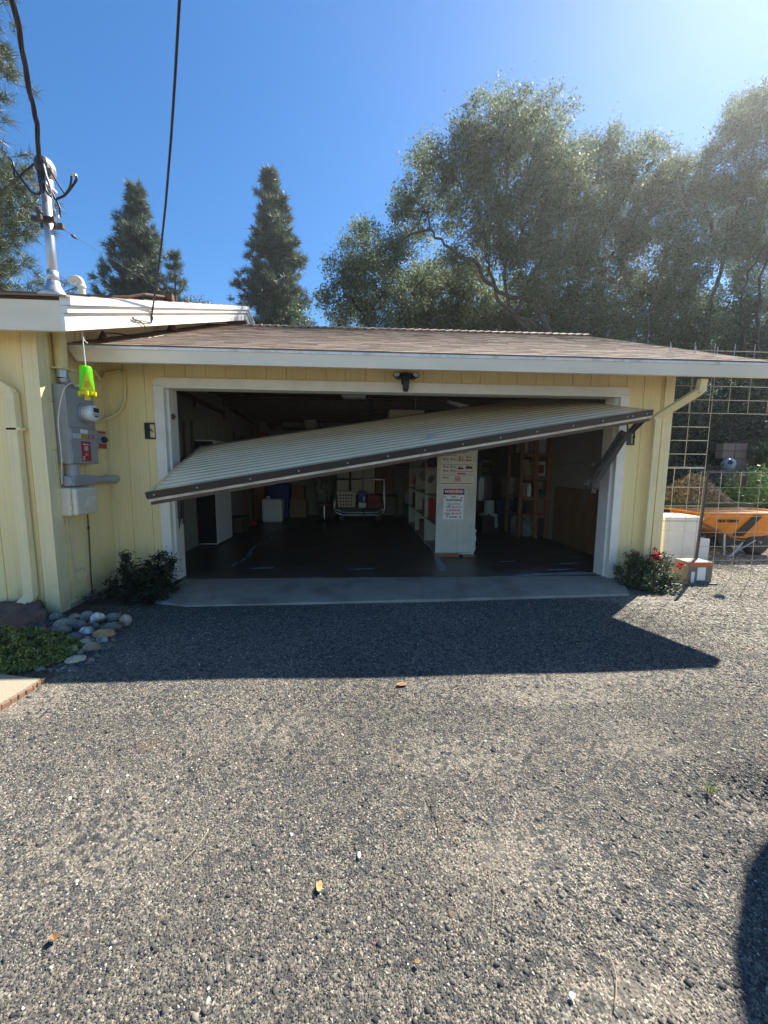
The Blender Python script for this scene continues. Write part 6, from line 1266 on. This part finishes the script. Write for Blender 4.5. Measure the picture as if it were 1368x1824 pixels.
g = MB(); g.lathe([(.12, -.055), (.19, -.05), (.215, -.03), (.22, 0), (.215, .03), (.19, .05), (.12, .055)], c=(5.62, 1.30, .155), axis='y', n=30); wl = g.build('wheel', black, wb, smooth=True)
g = MB(); g.lathe([(.115, -.05), (.115, .05)], c=(5.62, 1.30, .155), axis='y', n=20); g.lathe([(.02, -.09), (.02, .09)], c=(5.62, 1.30, .155), axis='y', n=10); g.build('hub', greybox, wl)
# terrace edge, blocks, jar
te_ = thing('retaining_wall', (7.5, 4.7, 1.0), 'long low brown terrace edge of flat stones across the slope', 'retaining wall')
for k in range(13):
    g = MB(); x0 = 5.3+k*.42; g.box(x0+.004, x0+.415, 4.62+.03*math.sin(k*2), 4.85, 1.02, 1.235+.01*math.sin(k*3)); g.build('stone', blockm, te_, bevel=.015)
bk = [(8.72, 1.80, 0), (9.05, 1.80, 1), (8.72, 1.61, 2), (9.05, 1.61, 3), (8.95, 1.42, 4), (9.26, 1.42, 5), (8.75, 1.30, 6)]
bn = ['top left', 'top right', 'middle left', 'middle right', 'bottom left', 'bottom right', 'lowest buried']
for x_, z_, k in bk[:6]:
    simple('retaining_block', bn[k]+' tan concrete block of the small stack on the terrace', 'block', lambda g: g.box(x_-.155, x_+.155, 5.0, 5.2, z_-.09, z_+.093), blockm, 'stacked tan blocks', .01)
simple('retaining_block', 'half buried tan concrete block under the small stack on the terrace', 'block', lambda g: g.box(8.55, 9.4, 4.98, 5.22, 1.15, 1.325), blockm, 'stacked tan blocks', .01)
jr = thing('glazed_pot', (8.6, 4.8, 1.3), 'pale blue glazed pot lying on its side with a dark round mouth on the terrace', 'pot')
g = MB(); mr_ = Matrix.Rotation(rad(78), 4, 'X') @ Matrix.Rotation(rad(0), 4, 'Z'); mr_ = Matrix.Rotation(rad(-35), 4, 'Z') @ Matrix.Rotation(rad(75), 4, 'X')
g.lathe([(r_*.68, q_*.68) for r_, q_ in [(.08, -.22), (.17, -.16), (.215, -.04), (.20, .08), (.13, .17), (.09, .20), (.11, .225), (.10, .228), (.075, .20), (.08, .1)]], c=(8.55, 4.8, 1.38), n=26, m=mr_.to_3x3()); g.build('body', bluejar, jr, smooth=True)
g = MB(); g.lathe([(.052, .129), (.048, .131)], c=(8.55, 4.8, 1.38), n=20, m=mr_.to_3x3()); g.build('mouth', black, jr)
simple('low_log', 'dark fallen branch lying on the terrace left of the pale blue pot', 'log', lambda g: g.tube([(7.0, 4.75, 1.30), (7.6, 4.8, 1.33), (8.2, 4.78, 1.30)], [.03, .04, .025], 7), barkm)
# ================================================================ unseen umbrella shape added outside the right edge to cast the driveway's rounded shadow
um = thing('added_shadow_umbrella', (3.075, -2.865, -.08), 'unseen dark round umbrella added beyond the right edge to cast the rounded driveway shadow', 'umbrella')
ucl = mat('shadow_umbrella_cloth', (.03, .035, .05), .8, .1)
g = MB(); n_u = 32; pr = [(0.02, 2.62), (.3, 2.56), (.75, 2.42), (1.08, 2.28), (1.23, 2.17), (1.23, 2.08)]
for r_, z_ in pr + [(r_-.01, z_-.012) for r_, z_ in reversed(pr)]:
    g.v += [(3.075+max(r_, .01)*math.cos(2*math.pi*k/n_u), -2.865+max(r_, .01)*math.sin(2*math.pi*k/n_u), z_) for k in range(n_u)]; g.c += [g.col]*n_u
m_u = 2*len(pr); g.f += [(i_*n_u+k, i_*n_u+(k+1) % n_u, ((i_+1) % m_u)*n_u+(k+1) % n_u, ((i_+1) % m_u)*n_u+k) for i_ in range(m_u) for k in range(n_u)]
g.build('canopy', ucl, um)
g = MB(); g.tube([(3.075, -2.865, 0), (3.075, -2.865, 2.66)], .02, 10); g.blob((3.075, -2.865, 2.68), (.03, .03, .04), 8, 6); g.build('pole', steel, um)
g = MB(); g.lathe([(.26, -.09), (.26, -.04), (.05, .02), (.035, .2), (.02, .2)], c=(3.075, -2.865, 0), n=24); g.build('base', concrete, um)
for k in range(8):
    a = k*math.pi/4; g = MB(); g.tube([(3.075, -2.865, 2.58), (3.075+.6*math.cos(a), -2.865+.6*math.sin(a), 2.43), (3.075+1.2*math.cos(a), -2.865+1.2*math.sin(a), 2.16)], .008, 5); g.build('rib', steel, um)

# thin scattering volume added to imitate the lens glare veil over the trees
g = MB(); g.box(-170, 170, -70, 190, -3.5, 17.5)
hz_ = bpy.data.materials.new('thin_glare_veil'); hz_.use_nodes = True; hn = hz_.node_tree; hn.nodes.remove(hn.nodes['Principled BSDF'])
pv_ = hn.nodes.new('ShaderNodeVolumePrincipled'); pv_.inputs['Color'].default_value = (.95, .96, 1, 1); pv_.inputs['Density'].default_value = .0013; pv_.inputs['Anisotropy'].default_value = .7
hn.links.new(pv_.outputs[0], hn.nodes['Material Output'].inputs['Volume'])
kind(g.build('glare_veil', hz_), 'stuff')
